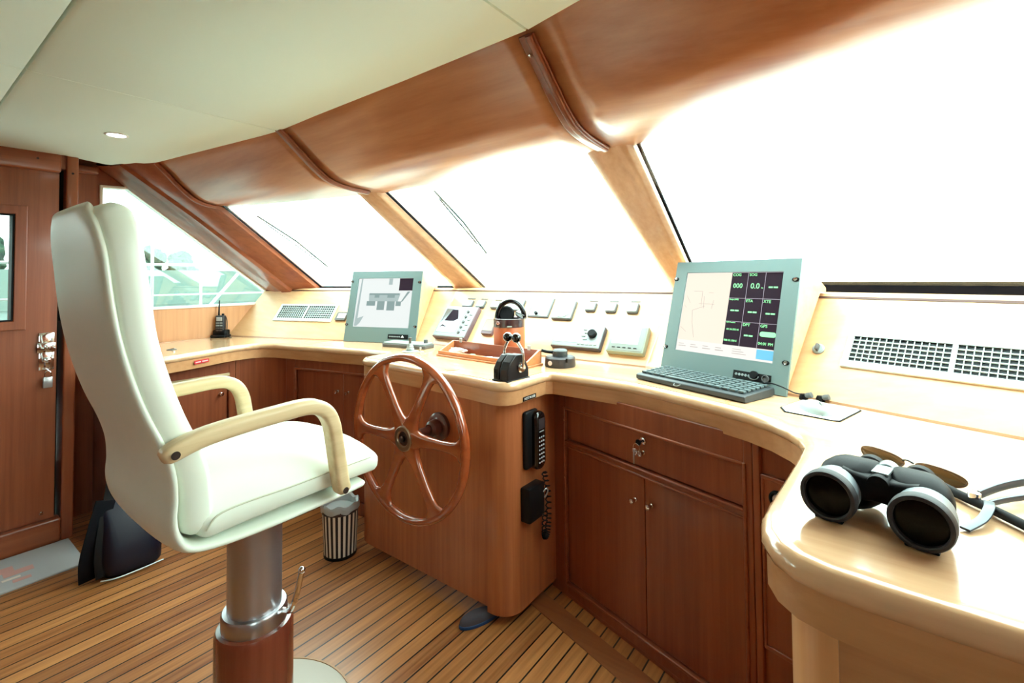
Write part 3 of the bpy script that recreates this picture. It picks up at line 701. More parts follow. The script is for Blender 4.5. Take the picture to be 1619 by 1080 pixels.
bm = NB(); lathe(bm, [(.010, 0), (.006, .006), (.006, .012), (.012, .018), (.011, .025), (0, .028)], 18, T(-3.134, 1.262, .672) @ RY(PI/2)); obj('knob', bm, chrome, d_, smooth=True)
bm = NB(); bxp(bm, .060, -.008, .775, .54, .012, .792); obj('moulding', bm, oak, cb3, bevel=.002)
bm = NB(); box(bm, -3.70, .80, 0, -3.12, .82, .91); obj('end_panel', bm, cabZ, cb3)
# starboard cabinet under the near counter
cb4 = thing('base_cabinet', 'wooden cabinet under the near right counter carrying the binoculars', 'cabinet', T(0, 0, 0))
bm = NB(); prism(bm, [(-.105, 1.45), (-.115, 1.2), (-.115, .90), (-.108, .86), (-.092, .825), (-.07, .805), (-.047, .80), (-.047, .84), (-.07, .87), (-.08, .90), (-.08, 1.45)], .01, .87, XY)
obj('corner_post', bm, wood('pale_post_wood', (196, 134, 86), (222, 168, 118), axis='Z'), cb4, smooth=True)
bm = NB(); box(bm, -.047, .808, .01, XS-.003, .83, .864); obj('end_panel', bm, fas, cb4)

# helm console
hc = thing('helm_console', 'wooden helm console standing out from the counter behind the steering wheel', 'helm console')
bm = NB()
poly = [(-1.235, 1.470)]
for k in range(0, 9):
    a = -PI/2+PI/2*k/8; poly.append((-1.215+.088*math.cos(a), 1.558+.088*math.sin(a)))
poly += [(-1.127, 1.84), (-1.235, 1.84)]
prism(bm, poly, .040, .872, XY)
bm2 = NB(); prism(bm2, [(-2.012, 1.478), (-1.2365, 1.478), (-1.2365, 1.50), (-2.012, 1.50)], .055, .872, XY)
obj('front_panel', bm2, podw, hc)
obj('rounded_corner_post', bm, podw, hc, smooth=True, angle=30)
bm = NB(); rbox(bm, -2.046, 1.486, .050, -2.012, 1.72, .872, .006); obj('left_post', bm, podw, hc, smooth=True)
bm = NB(); box(bm, -1.97, 1.60, 0, -1.20, 1.85, .06); obj('plinth', bm, mat('toe_black', (22, 16, 16), .8), hc)
bm = NB(); lathe(bm, [(.060, 0), (.060, .0015), (0, .0015)], 32, T(-1.485, 1.54, .9502) @ Matrix.Diagonal((.55, .55, 1, 1))); obj('cover_disc', bm, ctr, hc)

# ------------------------------------------------------------------ steering wheel
WC = Vector((-1.498, 1.29, .716))
sw = thing('steering_wheel', 'six-spoke varnished wooden ship steering wheel in front of the helm console', 'steering wheel', frame(WC, (1, 0, 0), (0, 0, 1), (0, -1, 0)))
RW = .318
bm = NB(); tube_sec = [(.020*math.cos(a), .0155*math.sin(a)) for a in [2*PI*k/16 for k in range(16)]]
P = [(RW*math.cos(a), RW*math.sin(a), 0) for a in [2*PI*k/72 for k in range(72)]]
sweep(bm, P, tube_sec, side=(0, 0, 1), closed=True)
sweep(bm, [(p[0]*.965, p[1]*.965, .010) for p in P], circ(.0035, 8), side=(0, 0, 1), closed=True)
obj('rim', bm, redw, sw, smooth=True, angle=80)
for k in range(6):
    a = R(2+60*k)
    o2 = NB(); rows = []
    stn = [(.045, .036, .016), (.065, .026, .015), (.09, .0175, .0135), (.13, .0135, .012), (.20, .0120, .011), (.25, .0135, .011), (.28, .019, .0115), (.300, .034, .0115), (.308, .046, .011)]
    for r_, hw, ht in stn:
        hw *= 1.55; ht *= 1.3
        sec = [(hw, 0), (hw*.9, ht*.6), (hw*.55, ht*.95), (hw*.25, ht*.8), (0, ht*.95), (-hw*.25, ht*.8), (-hw*.55, ht*.95), (-hw*.9, ht*.6), (-hw, 0), (-hw*.9, -ht*.6), (-hw*.5, -ht), (hw*.5, -ht), (hw*.9, -ht*.6)]
        rows.append([o2.verts.new((r_ if abs(x) < .02 else math.sqrt(max(r_*r_-x*x*.6, 0)), x, y)) for x, y in sec])
    for p, q in zip(rows, rows[1:]):
        for i in range(len(p)): o2.faces.new((p[i], p[(i+1) % len(p)], q[(i+1) % len(p)], q[i]))
    o2.faces.new(rows[0]); o2.faces.new(rows[-1][::-1])
    bmesh.ops.transform(o2, matrix=RZ(a), verts=o2.verts)
    obj('spoke', o2, redw, sw, smooth=True, angle=70)
bm = NB(); lathe(bm, [(.030, -.02), (.060, -.016), (.066, -.008), (.066, .006), (.058, .014), (.048, .016), (0, .016)], 48); obj('hub', bm, redw, sw, smooth=True)
bm = NB(); lathe(bm, [(.050, .014), (.050, .020), (.046, .023), (.032, .023), (.029, .019), (.029, .014)], 48, cap=False); obj('hub_ring', bm, mat('old_brass', (150, 124, 104), .3, metal=.9), sw, smooth=True, label='worn brass ring')
bm = NB(); lathe(bm, [(.029, .014), (.026, .017), (.012, .017), (.012, .026), (.009, .028), (0, .028)], 6*6); obj('hub_nut', bm, mat('dark_bronze', (72, 54, 48), .35, metal=.8), sw, smooth=True)
bm = NB(); lathe(bm, [(.016, -.175), (.016, -.01)], 20); obj('shaft', bm, mat('dark_flange', (74, 34, 26), .3, coat=.4), sw, smooth=True)
bm = NB(); lathe(bm, [(.058, -.187), (.058, -.172), (.050, -.164), (.036, -.160), (.032, -.130), (.022, -.120), (0, -.120)], 36); obj('shaft_flange', bm, mat('dark_flange', (74, 34, 26), .3, coat=.4), sw, smooth=True)

# ------------------------------------------------------------------ captain's chair
CX, CY = -1.50, .704
ch = thing('helm_chair', 'high-backed cream leather helm chair with pale oak arms on a steel column', 'chair', T(CX, CY, 0))
def CP(y, z, x=0): return Vector((x, y-CY, z))
bm = NB(); lathe(bm, [(.277, 0), (.277, .004), (.270, .006), (0, .006)], 64)
obj('floor_plate', bm, mat('pale_disc', (206, 200, 188), .4, coat=.2), ch, smooth=True)
bm = NB(); lathe(bm, [(.279, 0), (.283, 0), (.283, .0065), (.277, .0065), (.277, 0)], 64, cap=False); obj('plate_rim', bm, mat('rim_tan', (176, 130, 84), .4), ch, smooth=True)
bm = NB(); lathe(bm, [(.106, .006), (.106, .318), (.100, .332), (.088, .334), (.084, .330)], 56); obj('pedestal', bm, ped, ch, smooth=True, angle=50)
bm = NB(); lathe(bm, [(.089, .33), (.089, .372), (.085, .378), (.076, .379)], 56); obj('collar', bm, alu, ch, smooth=True, angle=50)
bm = NB(); lathe(bm, [(.0735, .35), (.0735, .715)], 56); obj('column', bm, mat('column_aluminium', (176, 172, 176), .36, metal=.9), ch, smooth=True, angle=50)
bm = NB(); box(bm, -.12, -.12, .70, .12, .14, .715); obj('seat_plate', bm, dkgrey, ch)
bm = NB(); tube(bm, cat([(.070, .045, .365), (.100, .055, .372), (.118, .060, .405), (.132, .066, .460), (.140, .068, .492)], 4), .0088, 10); 
bmesh.ops.create_uvsphere(bm, u_segments=14, v_segments=10, radius=.010, matrix=T(.1405, .068, .497)); obj('swivel_lever', bm, chrome, ch, smooth=True)

def rc(u, L_, r_=.10):
    d = min(u*L_, r_); return r_-math.sqrt(max(r_*r_-(r_-d)**2, 0))
def ssec(w_, t_, bulge=0, n=9, ex=5):
    """cross-section: x across, y thickness (front +); back side can bulge"""
    pts = []
    for k in range(4*n):
        a = 2*PI*k/(4*n); c_, s_ = math.cos(a), math.sin(a)
        x = w_*math.copysign(abs(c_)**(2/ex), c_); y = t_*math.copysign(abs(s_)**(2/ex), s_)
        if y < 0: y -= bulge*(1-(x/w_)**2)
        else: y += 0
        pts.append((x, y))
    return pts
def loft(bm, rings):
    m_ = len(rings[0]); R_ = [[bm.verts.new(p) for p in rg] for rg in rings]
    for a, b in zip(R_, R_[1:]):
        for k in range(m_): bm.faces.new((a[k], a[(k+1) % m_], b[(k+1) % m_], b[k]))
    bm.faces.new(R_[0][::-1]); bm.faces.new(R_[-1])
def cushion(pts, wf, tf, bf=lambda u: 0, ex=5, round_=.03, n=9):
    """pts: centre line (y,z); wf,tf,bf functions of 0..1 giving half width, half thickness, bulge"""
    C_ = cat([(0, y, z) for y, z in pts], 6); L_ = [0]
    for a, b in zip(C_, C_[1:]): L_.append(L_[-1]+(b-a).length)
    tot = L_[-1]; rings = []
    N_ = len(C_)
    for i, p in enumerate(C_):
        t = (C_[min(i+1, N_-1)]-C_[max(i-1, 0)]).normalized(); nn = Vector((1, 0, 0)).cross(t)   # front side
        u = L_[i]/tot; rings.append((p, nn, t, u))
    out = []
    def ring(p, nn, u, k):
        w_, t_ = wf(u), tf(u)
        w2 = max(w_-round_*(1-k), .01); t2 = max(t_*k, .001)
        return [CP(p.y, p.z)+Vector((x, 0, 0))+nn*y for x, y in ssec(w2, t2, bf(u)*k, n, ex)]
    for q in (0, 1):
        seq = []
        for k in range(5):
            a = PI/2*k/5; seq.append((math.sin(a), math.cos(a)))
        p, nn, t, u = rings[0] if q == 0 else rings[-1]
        if q == 0: capA = [ring(p - t*round_*c_, nn, u, max(s_, .12)) for s_, c_ in seq]
        else: capB = [ring(p + t*round_*c_, nn, u, max(s_, .12)) for s_, c_ in seq][::-1]
    return capA + [ring(p, nn, u, 1) for p, nn, t, u in rings] + capB
shell = [(.280, 1.502), (.284, 1.46), (.292, 1.40), (.303, 1.30), (.316, 1.22), (.335, 1.14), (.360, 1.06), (.390, .985), (.409, .92), (.414, .86), (.412, .81), (.423, .765), (.45, .735), (.52, .722), (.64, .718), (.78, .720), (.90, .726)]
bm = NB(); loft(bm, cushion(shell, lambda u: .214+.038*min(1, u*2.0)-rc(u+.022/1.27, 1.27, .13)*.9, lambda u: .017+.003*u, lambda u: .004, ex=2.7, round_=.022)); obj('seat_shell', bm, leather, ch, smooth=True, angle=180)
backc = [(.318, 1.490), (.328, 1.42), (.341, 1.32), (.353, 1.22), (.374, 1.13), (.402, 1.04), (.432, .965), (.455, .90), (.462, .84), (.466, .79)]
bm = NB(); loft(bm, cushion(backc, lambda u: .216+.028*min(1, u*1.6)-rc(u+.035/.71, .71), lambda u: .046, ex=4, round_=.035)); obj('back_cushion', bm, leather, ch, smooth=True, angle=180)
seatc = [(.49, .772), (.55, .775), (.65, .777), (.78, .779), (.88, .779), (.945, .778)]
rg = cushion(seatc, lambda u: .250, lambda u: .036, ex=5, round_=.03)
bm = NB(); loft(bm, rg)
for v in bm.verts:
    if v.co.z > .777:
        u = v.co.x/.25; y = (v.co.y+CY-.47)/.50
        v.co.z += .070*max(0, 1-abs(u)**2.4)*max(0, math.sin(PI*min(max(y, 0), 1)))**.5*((v.co.z-.777)/.036)
obj('seat_cushion', bm, leather, ch, smooth=True, angle=180)
for s in (-1, 1):
    bm = NB()
    pa = cat([(s*.252, y-CY, z) for y, z in ((.475, .768), (.50, .795), (.56, .802), (.68, .800), (.82, .802), (.93, .802))], 5)
    tube(bm, pa, .0022, 6); obj('piping', bm, piping, ch, smooth=True)
    bm = NB(); path = [(.378, .968), (.42, .984), (.47, .995), (.55, 1.002), (.63, 1.006), (.695, 1.008), (.735, 1.001), (.765, .980), (.783, .945), (.792, .90), (.803, .83), (.814, .768), (.822, .742)]
    pc = cat([(s*.272, y-CY, z) for y, z in (path if s > 0 else path[2:])], 4); L_ = len(pc)
    sc_ = [1]*L_; sc_[0] = .55; sc_[1] = .85; sc_[2] = .96; sc_[-1] = .55; sc_[-2] = .85; sc_[-3] = .96
    sweep(bm, pc, rr(.048, .040, .012, 4), side=(1, 0, 0), scales=sc_)
    arm = obj('armrest', bm, oak, ch, smooth=True, angle=60)
    for y, z in ((.398 if s > 0 else .49, .974 if s > 0 else .992), (.815, .752)):
        bm = NB(); lathe(bm, [(.009, 0), (.009, .0012), (0, .0012)], 18, T(s*.2955, y-CY, z) @ RY(s*PI/2)); obj('bolt_hole', bm, oakend, arm)
        bm = NB(); tube(bm, [(s*.235, y-CY, z), (s*.27, y-CY, z)], .008, 10); obj('arm_bolt', bm, alu, arm)

# ------------------------------------------------------------------ monitors
def monitor(label, O, ang, wd, top_n, top_z, ex):
    e_ = Vector((math.cos(ang), math.sin(ang), 0)); m_ = Vector((-math.sin(ang), math.cos(ang), 0))
    v_ = (m_*top_n+Vector((0, 0, top_z))); H_ = v_.length; v_.normalize(); N_ = e_.cross(v_)
    M = frame(O, e_, v_, N_); t = thing('monitor', label, 'monitor', M); Mi = M.inverted()
    back = [(.006, .004), (top_n+.006, top_z-.004), (top_n+.016, top_z-.005), (.300, .352), (.300, .338), (.262, .338), (.250, .328), (.010, .012)]
    bm = NB()
    A = [bm.verts.new(Mi @ (Vector(O)+e_*.006+m_*n_+Vector((0, 0, z_)))) for n_, z_ in back]
    B = [bm.verts.new(Mi @ (Vector(O)+e_*(wd-.006)+m_*n_+Vector((0, 0, z_)))) for n_, z_ in back]
    bm.faces.new(A); bm.faces.new(B[::-1])
    for i in range(len(back)): bm.faces.new((A[i], A[(i+1) % len(back)], B[(i+1) % len(back)], B[i]))
    obj('housing', bm, dash, t, label='pale wooden wedge housing')
    return t, H_
ledg = mat('led_green', (40, 60, 50), .4, emit=(150, 255, 172), es=.34)
ledw = mat('screen_white', (30, 30, 30), .5, spec=.08, emit=(255, 250, 242), es=.23)
ledd = mat('screen_dark', (20, 12, 20), .5, spec=.1, emit=(62, 40, 58), es=.10)
def bezel(bm, wd, H_, x0, y0, x1, y1, th=.008):
    for a in ((0, 0, wd, y0), (0, y1, wd, H_), (0, y0, x0, y1), (x1, y0, wd, y1)): box(bm, a[0], a[1], -.002, a[2], a[3], th)
def cscrew(t, x, y):
    bm = NB(); lathe(bm, [(.010, 0), (.010, .0008), (0, .0008)], 16, T(x, y, .008) @ Matrix.Diagonal((1.25, .8, 1, 1))); s_ = obj('screw_slot', bm, blk, t)
    bm = NB(); lathe(bm, [(.0065, 0), (.006, .003), (0, .004)], 16, T(x, y, .0085)); obj('screw', bm, chrome, s_, smooth=True)
mr, H_ = monitor('large teal-grey framed monitor with chart and green readouts, behind the keyboard', (-.7097, 1.9815, .951), -R(20), .512, .130, .457, 0)
bm = NB(); bezel(bm, .512, H_, .055, .101, .455, .428); obj('bezel', bm, teal, mr)
bm = NB(); box(bm, .055, .101, -.002, .455, .428, .002); scn = obj('screen', bm, ledw, mr)
def quad(name, m, x0, y0, x1, y1, z0=.002, z1=.0024, parent=None):
    bm = NB(); box(bm, x0, y0, z0, x1, y1, z1); return obj(name, bm, m, parent)
chart = mat('chart_cream', (30, 28, 24), .5, spec=.1, emit=(255, 240, 222), es=.235)
quad('chart', chart, .057, .147, .258, .426, parent=scn)
quad('data_block', ledd, .2585, .1465, .455, .4275, parent=scn)
cl = mat('chart_line', (20, 20, 20), .3, emit=(196, 190, 182), es=.19)
bm = NB()
def seg(bm, a, b, w_=.0012, z=.0025):
    a, b = Vector((*a, 0)), Vector((*b, 0)); d = (b-a).normalized(); q = Vector((-d.y, d.x, 0))*w_/2
    prism(bm, [(p.x, p.y) for p in (a-q, b-q, b+q, a+q)], z, z+.0003, XY)
for a, b in (((.14, .35), (.142, .29)), ((.10, .35), (.14, .35)), ((.17, .345), (.19, .345)), ((.13, .30), (.20, .298)), ((.105, .27), (.16, .29)), ((.105, .27), (.112, .22)), ((.112, .22), (.130, .16)), ((.19, .28), (.195, .315)), ((.07, .33), (.09, .30)), ((.065, .29), (.075, .28)), ((.06, .2), (.09, .18)), ((.15, .33), (.155, .28))): seg(bm, a, b)
obj('chart_lines', bm, cl, scn)
bm = NB()
for x in (.3245, .3905): seg(bm, (x, .147), (x, .427), .0014, .0028)
for y in (.3265, .2365): seg(bm, (.259, y), (.455, y), .0014, .0028)
seg(bm, (.259, .4265), (.455, .4265), .0012, .0028)
obj('grid_lines', bm, mat('grid_line', (80, 76, 84), .3, emit=(200, 190, 206), es=.2), scn)
TT = lambda x, y: T(x, y, .0028)
for s_, x, y, z_ in (('COG', .2625, .413, .0150), ('SOG', .328, .413, .0150), ('ETA', .328, .3125, .0150), ('XTE', .394, .3125, .0150), ('DPT', .328, .2225, .0150), ('GPS', .394, .2225, .0150),
                     ('Range (NM)', .2615, .319, .0075), ('GPS Position', .2615, .2305, .0070), ('44 24.593 N', .2655, .203, .0098), ('008 55.308 E', .2615, .161, .0098), ('04:01 PM', .3935, .160, .0142)):
    text('readout_text', s_, z_, ledg, scn, TT(x, y))
text('readout_text', '000', .0255, ledg, scn, TT(.2685, .3665)); text('readout_text', '0.0', .029, ledg, scn, TT(.3375, .365)); text('readout_text', 'kn', .007, ledg, scn, TT(.3795, .3655))
for x, y in ((.4225, .3705), (.288, .2785), (.3575, .2755), (.4240, .2730), (.3545, .188)):
    bm = NB(); box(bm, x-.0165, y-.0028, .0028, x-.0015, y+.0028, .0032); box(bm, x+.0015, y-.0028, .0028, x+.0165, y+.0028, .0032); obj('readout_dashes', bm, ledg, scn)
bm = NB(); prism(bm, [(p[0]+.4245, p[1]+.1985) for p in rr(.058, .018, .0088, 6)], .0028, .0032, XY); obj('signal_bar', bm, ledg, scn)
quad('taskbar_icons', mat('icon_blue', (60, 90, 110), .3, emit=(110, 200, 235), es=.19), .392, .109, .453, .143, parent=scn)
bm = NB()
for i in range(4): seg(bm, (.066+.055*i, .131), (.090+.055*i, .131), .002); seg(bm, (.066+.055*i, .122), (.100+.055*i, .122), .0025)
for i in range(3): seg(bm, (.300, .134-.008*i), (.335+.01*i, .134-.008*i), .0018)
obj('status_lines', bm, cl, scn)
pb = quad('control_strip', blk, .321, .031, .458, .059, .008, .0095, parent=mr)
for i in range(6):
    bm = NB(); lathe(bm, [(.0048, 0), (.0045, .0015), (.003, .0018), (0, .001)], 14, T(.333+.0118*i, .046, .0095)); obj('button', bm, ltgrey, pb, smooth=True)
bm = NB(); tube(bm, [(.398+.018*math.cos(a), .049+.013*math.sin(a), .013) for a in [PI+PI*k/10 for k in range(11)]], .0018, 6); obj('cover_loop', bm, ltgrey, pb, smooth=True)
bm = NB(); lathe(bm, [(.014, 0), (.013, .010), (0, .011)], 20, T(.400, .052, .0095)); obj('port_cover', bm, blkr, pb, smooth=True)
bm = NB(); lathe(bm, [(.0125, 0), (.012, .006), (.009, .006), (.009, .002), (0, .002)], 20, T(.440, .045, .0095)); obj('round_port', bm, frost, pb, smooth=True)
for x, y in ((.499, .398), (.499, .109), (.008, .400), (.008, .108)): cscrew(mr, x, y)
ml, H_ = monitor('teal-grey framed monitor showing a pale camera view, left side of the dashboard', (-2.7365, 1.8374, .951), R(18), .524, .100, .4485, 0)
bm = NB(); bezel(bm, .524, H_, .054, .094, .465, .412); obj('bezel', bm, teal, ml)
lw = mat('camera_white', (30, 32, 32), .5, spec=.1, emit=(246, 252, 250), es=.21)
bm = NB(); box(bm, .054, .094, -.002, .465, .412, .002); scn = obj('screen', bm, lw, ml)
g1 = mat('camera_grey', (20, 24, 24), .5, spec=.1, emit=(170, 196, 194), es=.15); g2 = mat('camera_pale_grey', (26, 30, 30), .5, spec=.1, emit=(206, 226, 224), es=.16)
quad('dark_inset', ledd, .364, .332, .464, .411, parent=scn)
bm = NB(); prism(bm, [(.145, .312), (.379, .313), (.365, .262), (.15, .262)], .002, .0024, XY); obj('view_table', bm, g2, scn)
bm = NB(); 
for a in ((.150, .302, .372, .314), (.19, .285, .225, .302), (.285, .285, .34, .302), (.135, .232, .200, .262), (.215, .205, .270, .262), (.288, .203, .345, .262), (.352, .232, .39, .262)): box(bm, a[0], a[1], .0024, a[2], a[3], .0027)
prism(bm, [(.385, .255), (.40, .262), (.448, .325), (.43, .325)], .0024, .0027, XY)
obj('view_chairs', bm, g1, scn)
bm = NB(); box(bm, .285, .370, .002, .312, .411, .0024); obj('view_doorway', bm, g2, scn)
bm = NB(); prism(bm, [(.06, .10), (.075, .410), (.085, .410), (.080, .15), (.125, .165), (.10, .12), (.078, .10)], .002, .0024, XY); obj('view_wall', bm, g2, scn)
pb = quad('control_strip', blk, .328, .025, .472, .053, .008, .0095, parent=ml)
for i in range(7):
    bm = NB(); lathe(bm, [(.0048, 0), (.0045, .0015), (.003, .0018), (0, .001)], 12, T(.341+.0118*i, .039, .0095)); obj('button', bm, ltgrey, pb, smooth=True)
bm = NB(); prism(bm, [(.422, .034), (.432, .049), (.444, .034)], .0095, .011, XY); obj('logo_triangle', bm, white, pb)
for x, y in ((.512, .384), (.512, .104), (.006, .390), (.008, .107)): cscrew(ml, x, y)

# ------------------------------------------------------------------ keyboard, mouse and pad
ka = math.atan2(1.640-1.800, -.318+.735)
kb = thing('keyboard', 'dark grey computer keyboard lying in front of the large monitor', 'keyboard', T(-.744, 1.798, .9502) @ RZ(ka))
bm = NB(); prism(bm, [(0, .004), (.0, .020), (.012, .024), (.165, .030), (.172, .026), (.172, .004), (.12, 0), (.012, 0)], 0, .450, lambda p, a: (a, p[0], p[1])); obj('keyboard_case', bm, dkgrey, kb, bevel=.003)
k0 = None
for r_ in range(6):
    y = .020+r_*.0245; z_ = .0245+.0062*(y/.16)
    n_ = 15; wd = (.430 if r_ else .430)/n_
    for c_ in range(n_):
        if r_ == 0 and 4 <= c_ <= 8:
            if c_ == 4: x0, kw = .012+c_*wd, wd*5-.004
            else: continue
        else: x0, kw = .012+c_*wd, wd-.0065
        if kw > .05:
            bm = NB(); rbox(bm, 0, 0, 0, kw, .019, .007, .002); o = obj('key', bm, keym, kb, smooth=True)
        elif k0 is None:
            bm = NB(); rbox(bm, 0, 0, 0, kw, .0175, .008, .002); o = k0 = obj('key', bm, keym, kb, smooth=True)
        else:
            o = k0.copy(); COL.objects.link(o); o.parent = kb
        o.location = (x0, y, z_)
bm = NB(); tube(bm, cat([(.40, .150, .030), (.44, .155, .044), (.48, .155, .040), (.515, .165, .026), (.525, .190, .02)], 5), .0022, 8); obj('keyboard_cable', bm, blk, kb, smooth=True)
bm = NB(); tube(bm, cat([(.185, -.002, .016), (.19, -.012, .012), (.205, -.014, .012), (.215, -.006, .018)], 4), .0012, 6); obj('wire_loop', bm, ltgrey, kb, smooth=True)
mp_ = thing('mouse_pad', 'thin pale mouse pad with dark edge on the right counter', 'mouse pad', T(0, 0, .9502))
pp = [(-.228, 1.652), (-.212, 1.606), (-.09, 1.580), (-.075, 1.584), (-.030, 1.745), (-.036, 1.757), (-.145, 1.79), (-.185, 1.79)]
bm = NB(); prism(bm, pp, 0, .0022, XY); obj('pad_base', bm, blkr, mp_)
bm = NB(); prism(bm, [(-.1295+(p[0]+.1295)*.95, 1.68+(p[1]-1.68)*.95) for p in pp], .0022, .0030, XY); obj('pad_top', bm, white, mp_)
ms = thing('computer_mouse', 'white computer mouse on the pale mouse pad', 'mouse', T(-.138, 1.655, .9536) @ RZ(R(-52)))
bm = NB(); loft(bm, [[Vector((x, y*(.030*math.sin(PI*min(max(.12+.80*i/9, 0), 1))**.55)/.03, max(zv, 0)*(.030*math.sin(PI*(.10+.80*i/9))**.7)/.03)) for (y, zv) in [(.030*math.cos(a), .032*math.sin(a)) for a in [PI*k/10 for k in range(11)]]] for i, x in enumerate([-.052+.104*j/9 for j in range(10)])])
obj('mouse_body', bm, mat('mouse_grey', (150, 160, 158), .4), ms, smooth=True, angle=60)
bm = NB(); lathe(bm, [(.007, -.003), (.007, .003)], 14, T(.026, 0, .026) @ RX(PI/2)); obj('scroll_wheel', bm, ltgrey, ms)
pg = None
for i, (x, y) in enumerate(((-.182, 1.884), (-.136, 1.884))):
    g = thing('socket_plug', ('black plug with the keyboard cable in it, at the foot of the large monitor', 'small black double plug on the counter, right of the cable plug')[i], 'plug', T(x, y-.078, .9502) @ RZ(-R(20)))
    bm = NB(); lathe(bm, [(.013, 0), (.013, .008), (.009, .018), (0, .019)], 18); obj('plug_base', bm, blk, g, smooth=True)
    bm = NB(); lathe(bm, [(.007, 0), (.009, .006), (.009, .02), (0, .022)], 14, T(.006, 0, .012) @ RY(R(70))); obj('plug_cap', bm, frost, g, smooth=True)

# ------------------------------------------------------------------ handheld radio in its cradle
rd = thing('handheld_radio', 'black handheld radio with aerial standing in a charger on the port counter', 'radio', T(-3.655, 1.470, .950) @ RZ(R(38)))
bm = NB(); rbox(bm, -.052, -.038, 0, .052, .045, .020, .008, 3); rbox(bm, -.046, -.020, .012, .046, .042, .055, .010, 3); obj('charger', bm, blk, rd, smooth=True)
bm = NB(); rbox(bm, -.030, -.016, .020, .030, .022, .155, .008, 3); rbody = obj('radio_body', bm, mat('radio_dark', (34, 34, 42), .4), rd, smooth=True)
bm = NB(); rbox(bm, -.020, -.0185, .116, .020, -.014, .144, .002); obj('radio_screen', bm, mat('lcd_grey', (176, 186, 190), .3), rbody)
for r_ in range(4):
    for c_ in range(2):
        bm = NB(); rbox(bm, -.022+.024*c_, -.0195, .098-.018*r_, -.002+.024*c_, -.015, .108-.018*r_, .002); obj('radio_button', bm, ltgrey if r_ < 2 else frost, rbody)
bm = NB(); tube(bm, [(-.014, .005, .150), (-.014, .005, .17), (-.012, .005, .26)], .006, 10, scales=[1.2, 1, .6]); obj('aerial', bm, blk, rd, smooth=True)
bm = NB(); lathe(bm, [(.008, 0), (.008, .014), (0, .015)], 14, T(.015, .003, .153)); obj('volume_knob', bm, blk, rd)
bm = NB(); tube(bm, cat([(.030, .01, .145), (.042, .005, .12), (.046, 0, .08), (.05, -.01, .04), (.064, -.02, .012), (.078, -.022, .004), (.088, -.018, .004)], 5), .0025, 8); obj('wrist_cord', bm, blk, rd, smooth=True)
g = thing('ring_pull', 'round dark flush ring pull set in the port counter beside the chair back', 'ring pull', T(-3.26, 1.052, .9502))
bm = NB(); lathe(bm, [(.026, 0), (.026, .002), (.020, .003), (.018, .001), (0, .001)], 28); obj('pull_ring', bm, mat('pull_metal', (96, 88, 80), .3, metal=.8), g, smooth=True)
bm = NB(); tube(bm, [(-.01, 0, .003), (.0, .004, .008), (.018, .006, .009)], .003, 8); obj('pull_tab', bm, chrome, g, smooth=True)

# ------------------------------------------------------------------ grey console box, joystick, toggle (left of the tray)
g = thing('grey_control_box', 'flat pale grey control box with a round knob, right of the left monitor', 'control box', T(-2.185, 1.895, .9502) @ RZ(R(9)) @ Matrix.Diagonal((.95, .72, 1, 1)))
bm = NB(); prism(bm, [(-.17, -.06), (-.145, -.085), (.135, -.085), (.165, -.055), (.165, .06), (.14, .085), (-.14, .085), (-.17, .06)], 0, .020, XY); obj('box_base', bm, frost, g, bevel=.004)
bm = NB(); prism(bm, [(-.16, -.055), (-.14, -.076), (.130, -.076), (.155, -.050), (.155, .055), (.135, .075), (-.135, .075), (-.16, .055)], .020, .027, XY); obj('box_lid', bm, pale, g, bevel=.003)
bm = NB(); lathe(bm, [(.015, .027), (.014, .045), (.010, .048), (0, .048)], 22, T(.125, .02, 0)); obj('box_knob', bm, frost, g, smooth=True)
g = thing('joystick', 'small grey ribbed joystick on a pale round base, above the steering wheel', 'joystick', T(-2.03, 1.775, .9502))
bm = NB(); lathe(bm, [(.045, 0), (.045, .004), (.030, .006), (0, .006)], 32); obj('joystick_base', bm, pale, g, smooth=True)
bm = NB(); lathe(bm, [(.023, .005), (.021, .012), (.022, .016), (.018, .022), (.019, .027), (.015, .033), (.015, .038), (.011, .045), (0, .046)], 24); obj('boot', bm, ltgrey, g, smooth=True)
bm = NB(); lathe(bm, [(.007, .045), (.007, .062), (.010, .068), (.009, .078), (0, .080)], 18); obj('joystick_grip', bm, frost, g, smooth=True)
g = thing('toggle_switch', 'tiny chrome toggle switch between the joystick and the wooden tray', 'switch', T(-1.975, 1.80, .9502))
bm = NB(); lathe(bm, [(.020, 0), (.020, .001), (0, .001)], 22); obj('switch_plate', bm, pale, g)
bm = NB(); lathe(bm, [(.005, 0), (.0045, .012), (.006, .024), (0, .027)], 12); obj('switch_lever', bm, alu, g, smooth=True)

# ------------------------------------------------------------------ wooden tray and what lies in it
ta = math.atan2(-.037, .598)
TM = T(-1.815, 1.762, .9502) @ RZ(ta)
tr = thing('wooden_tray', 'open wooden tray with slanting sides on the counter behind the throttle', 'tray', TM)
bm = NB(); box(bm, 0, 0, 0, .598, .128, .008); obj('tray_base', bm, trayw, tr, bevel=.002)
bm = NB(); rbox(bm, .006, .008, .008, .592, .018, .026, .002); obj('tray_front', bm, trayw, tr)
redin = wood('tray_back_wood', (126, 60, 38), (156, 84, 54), axis='X', rough=.4, fine=50, long=5)
bm = NB(); rbox(bm, .006, .112, .008, .592, .122, .068, .002); obj('tray_back', bm, redin, tr)
for x in (.006, .582):
    bm = NB(); prism(bm, [(.018, .008), (.122, .008), (.122, .068), (.108, .068), (.018, .026)], x, x+.010, lambda p, a: (a, p[0], p[1])); obj('tray_side', bm, trayw, tr, bevel=.0015)
for x in (.062, .520):
    bm = NB(); rbox(bm, x, .106, .062, x+.016, .114, .084, .002); obj('tray_hinge', bm, silverf, tr)
pb_ = mat('pen_blue', (58, 84, 150), .35); bm = NB()
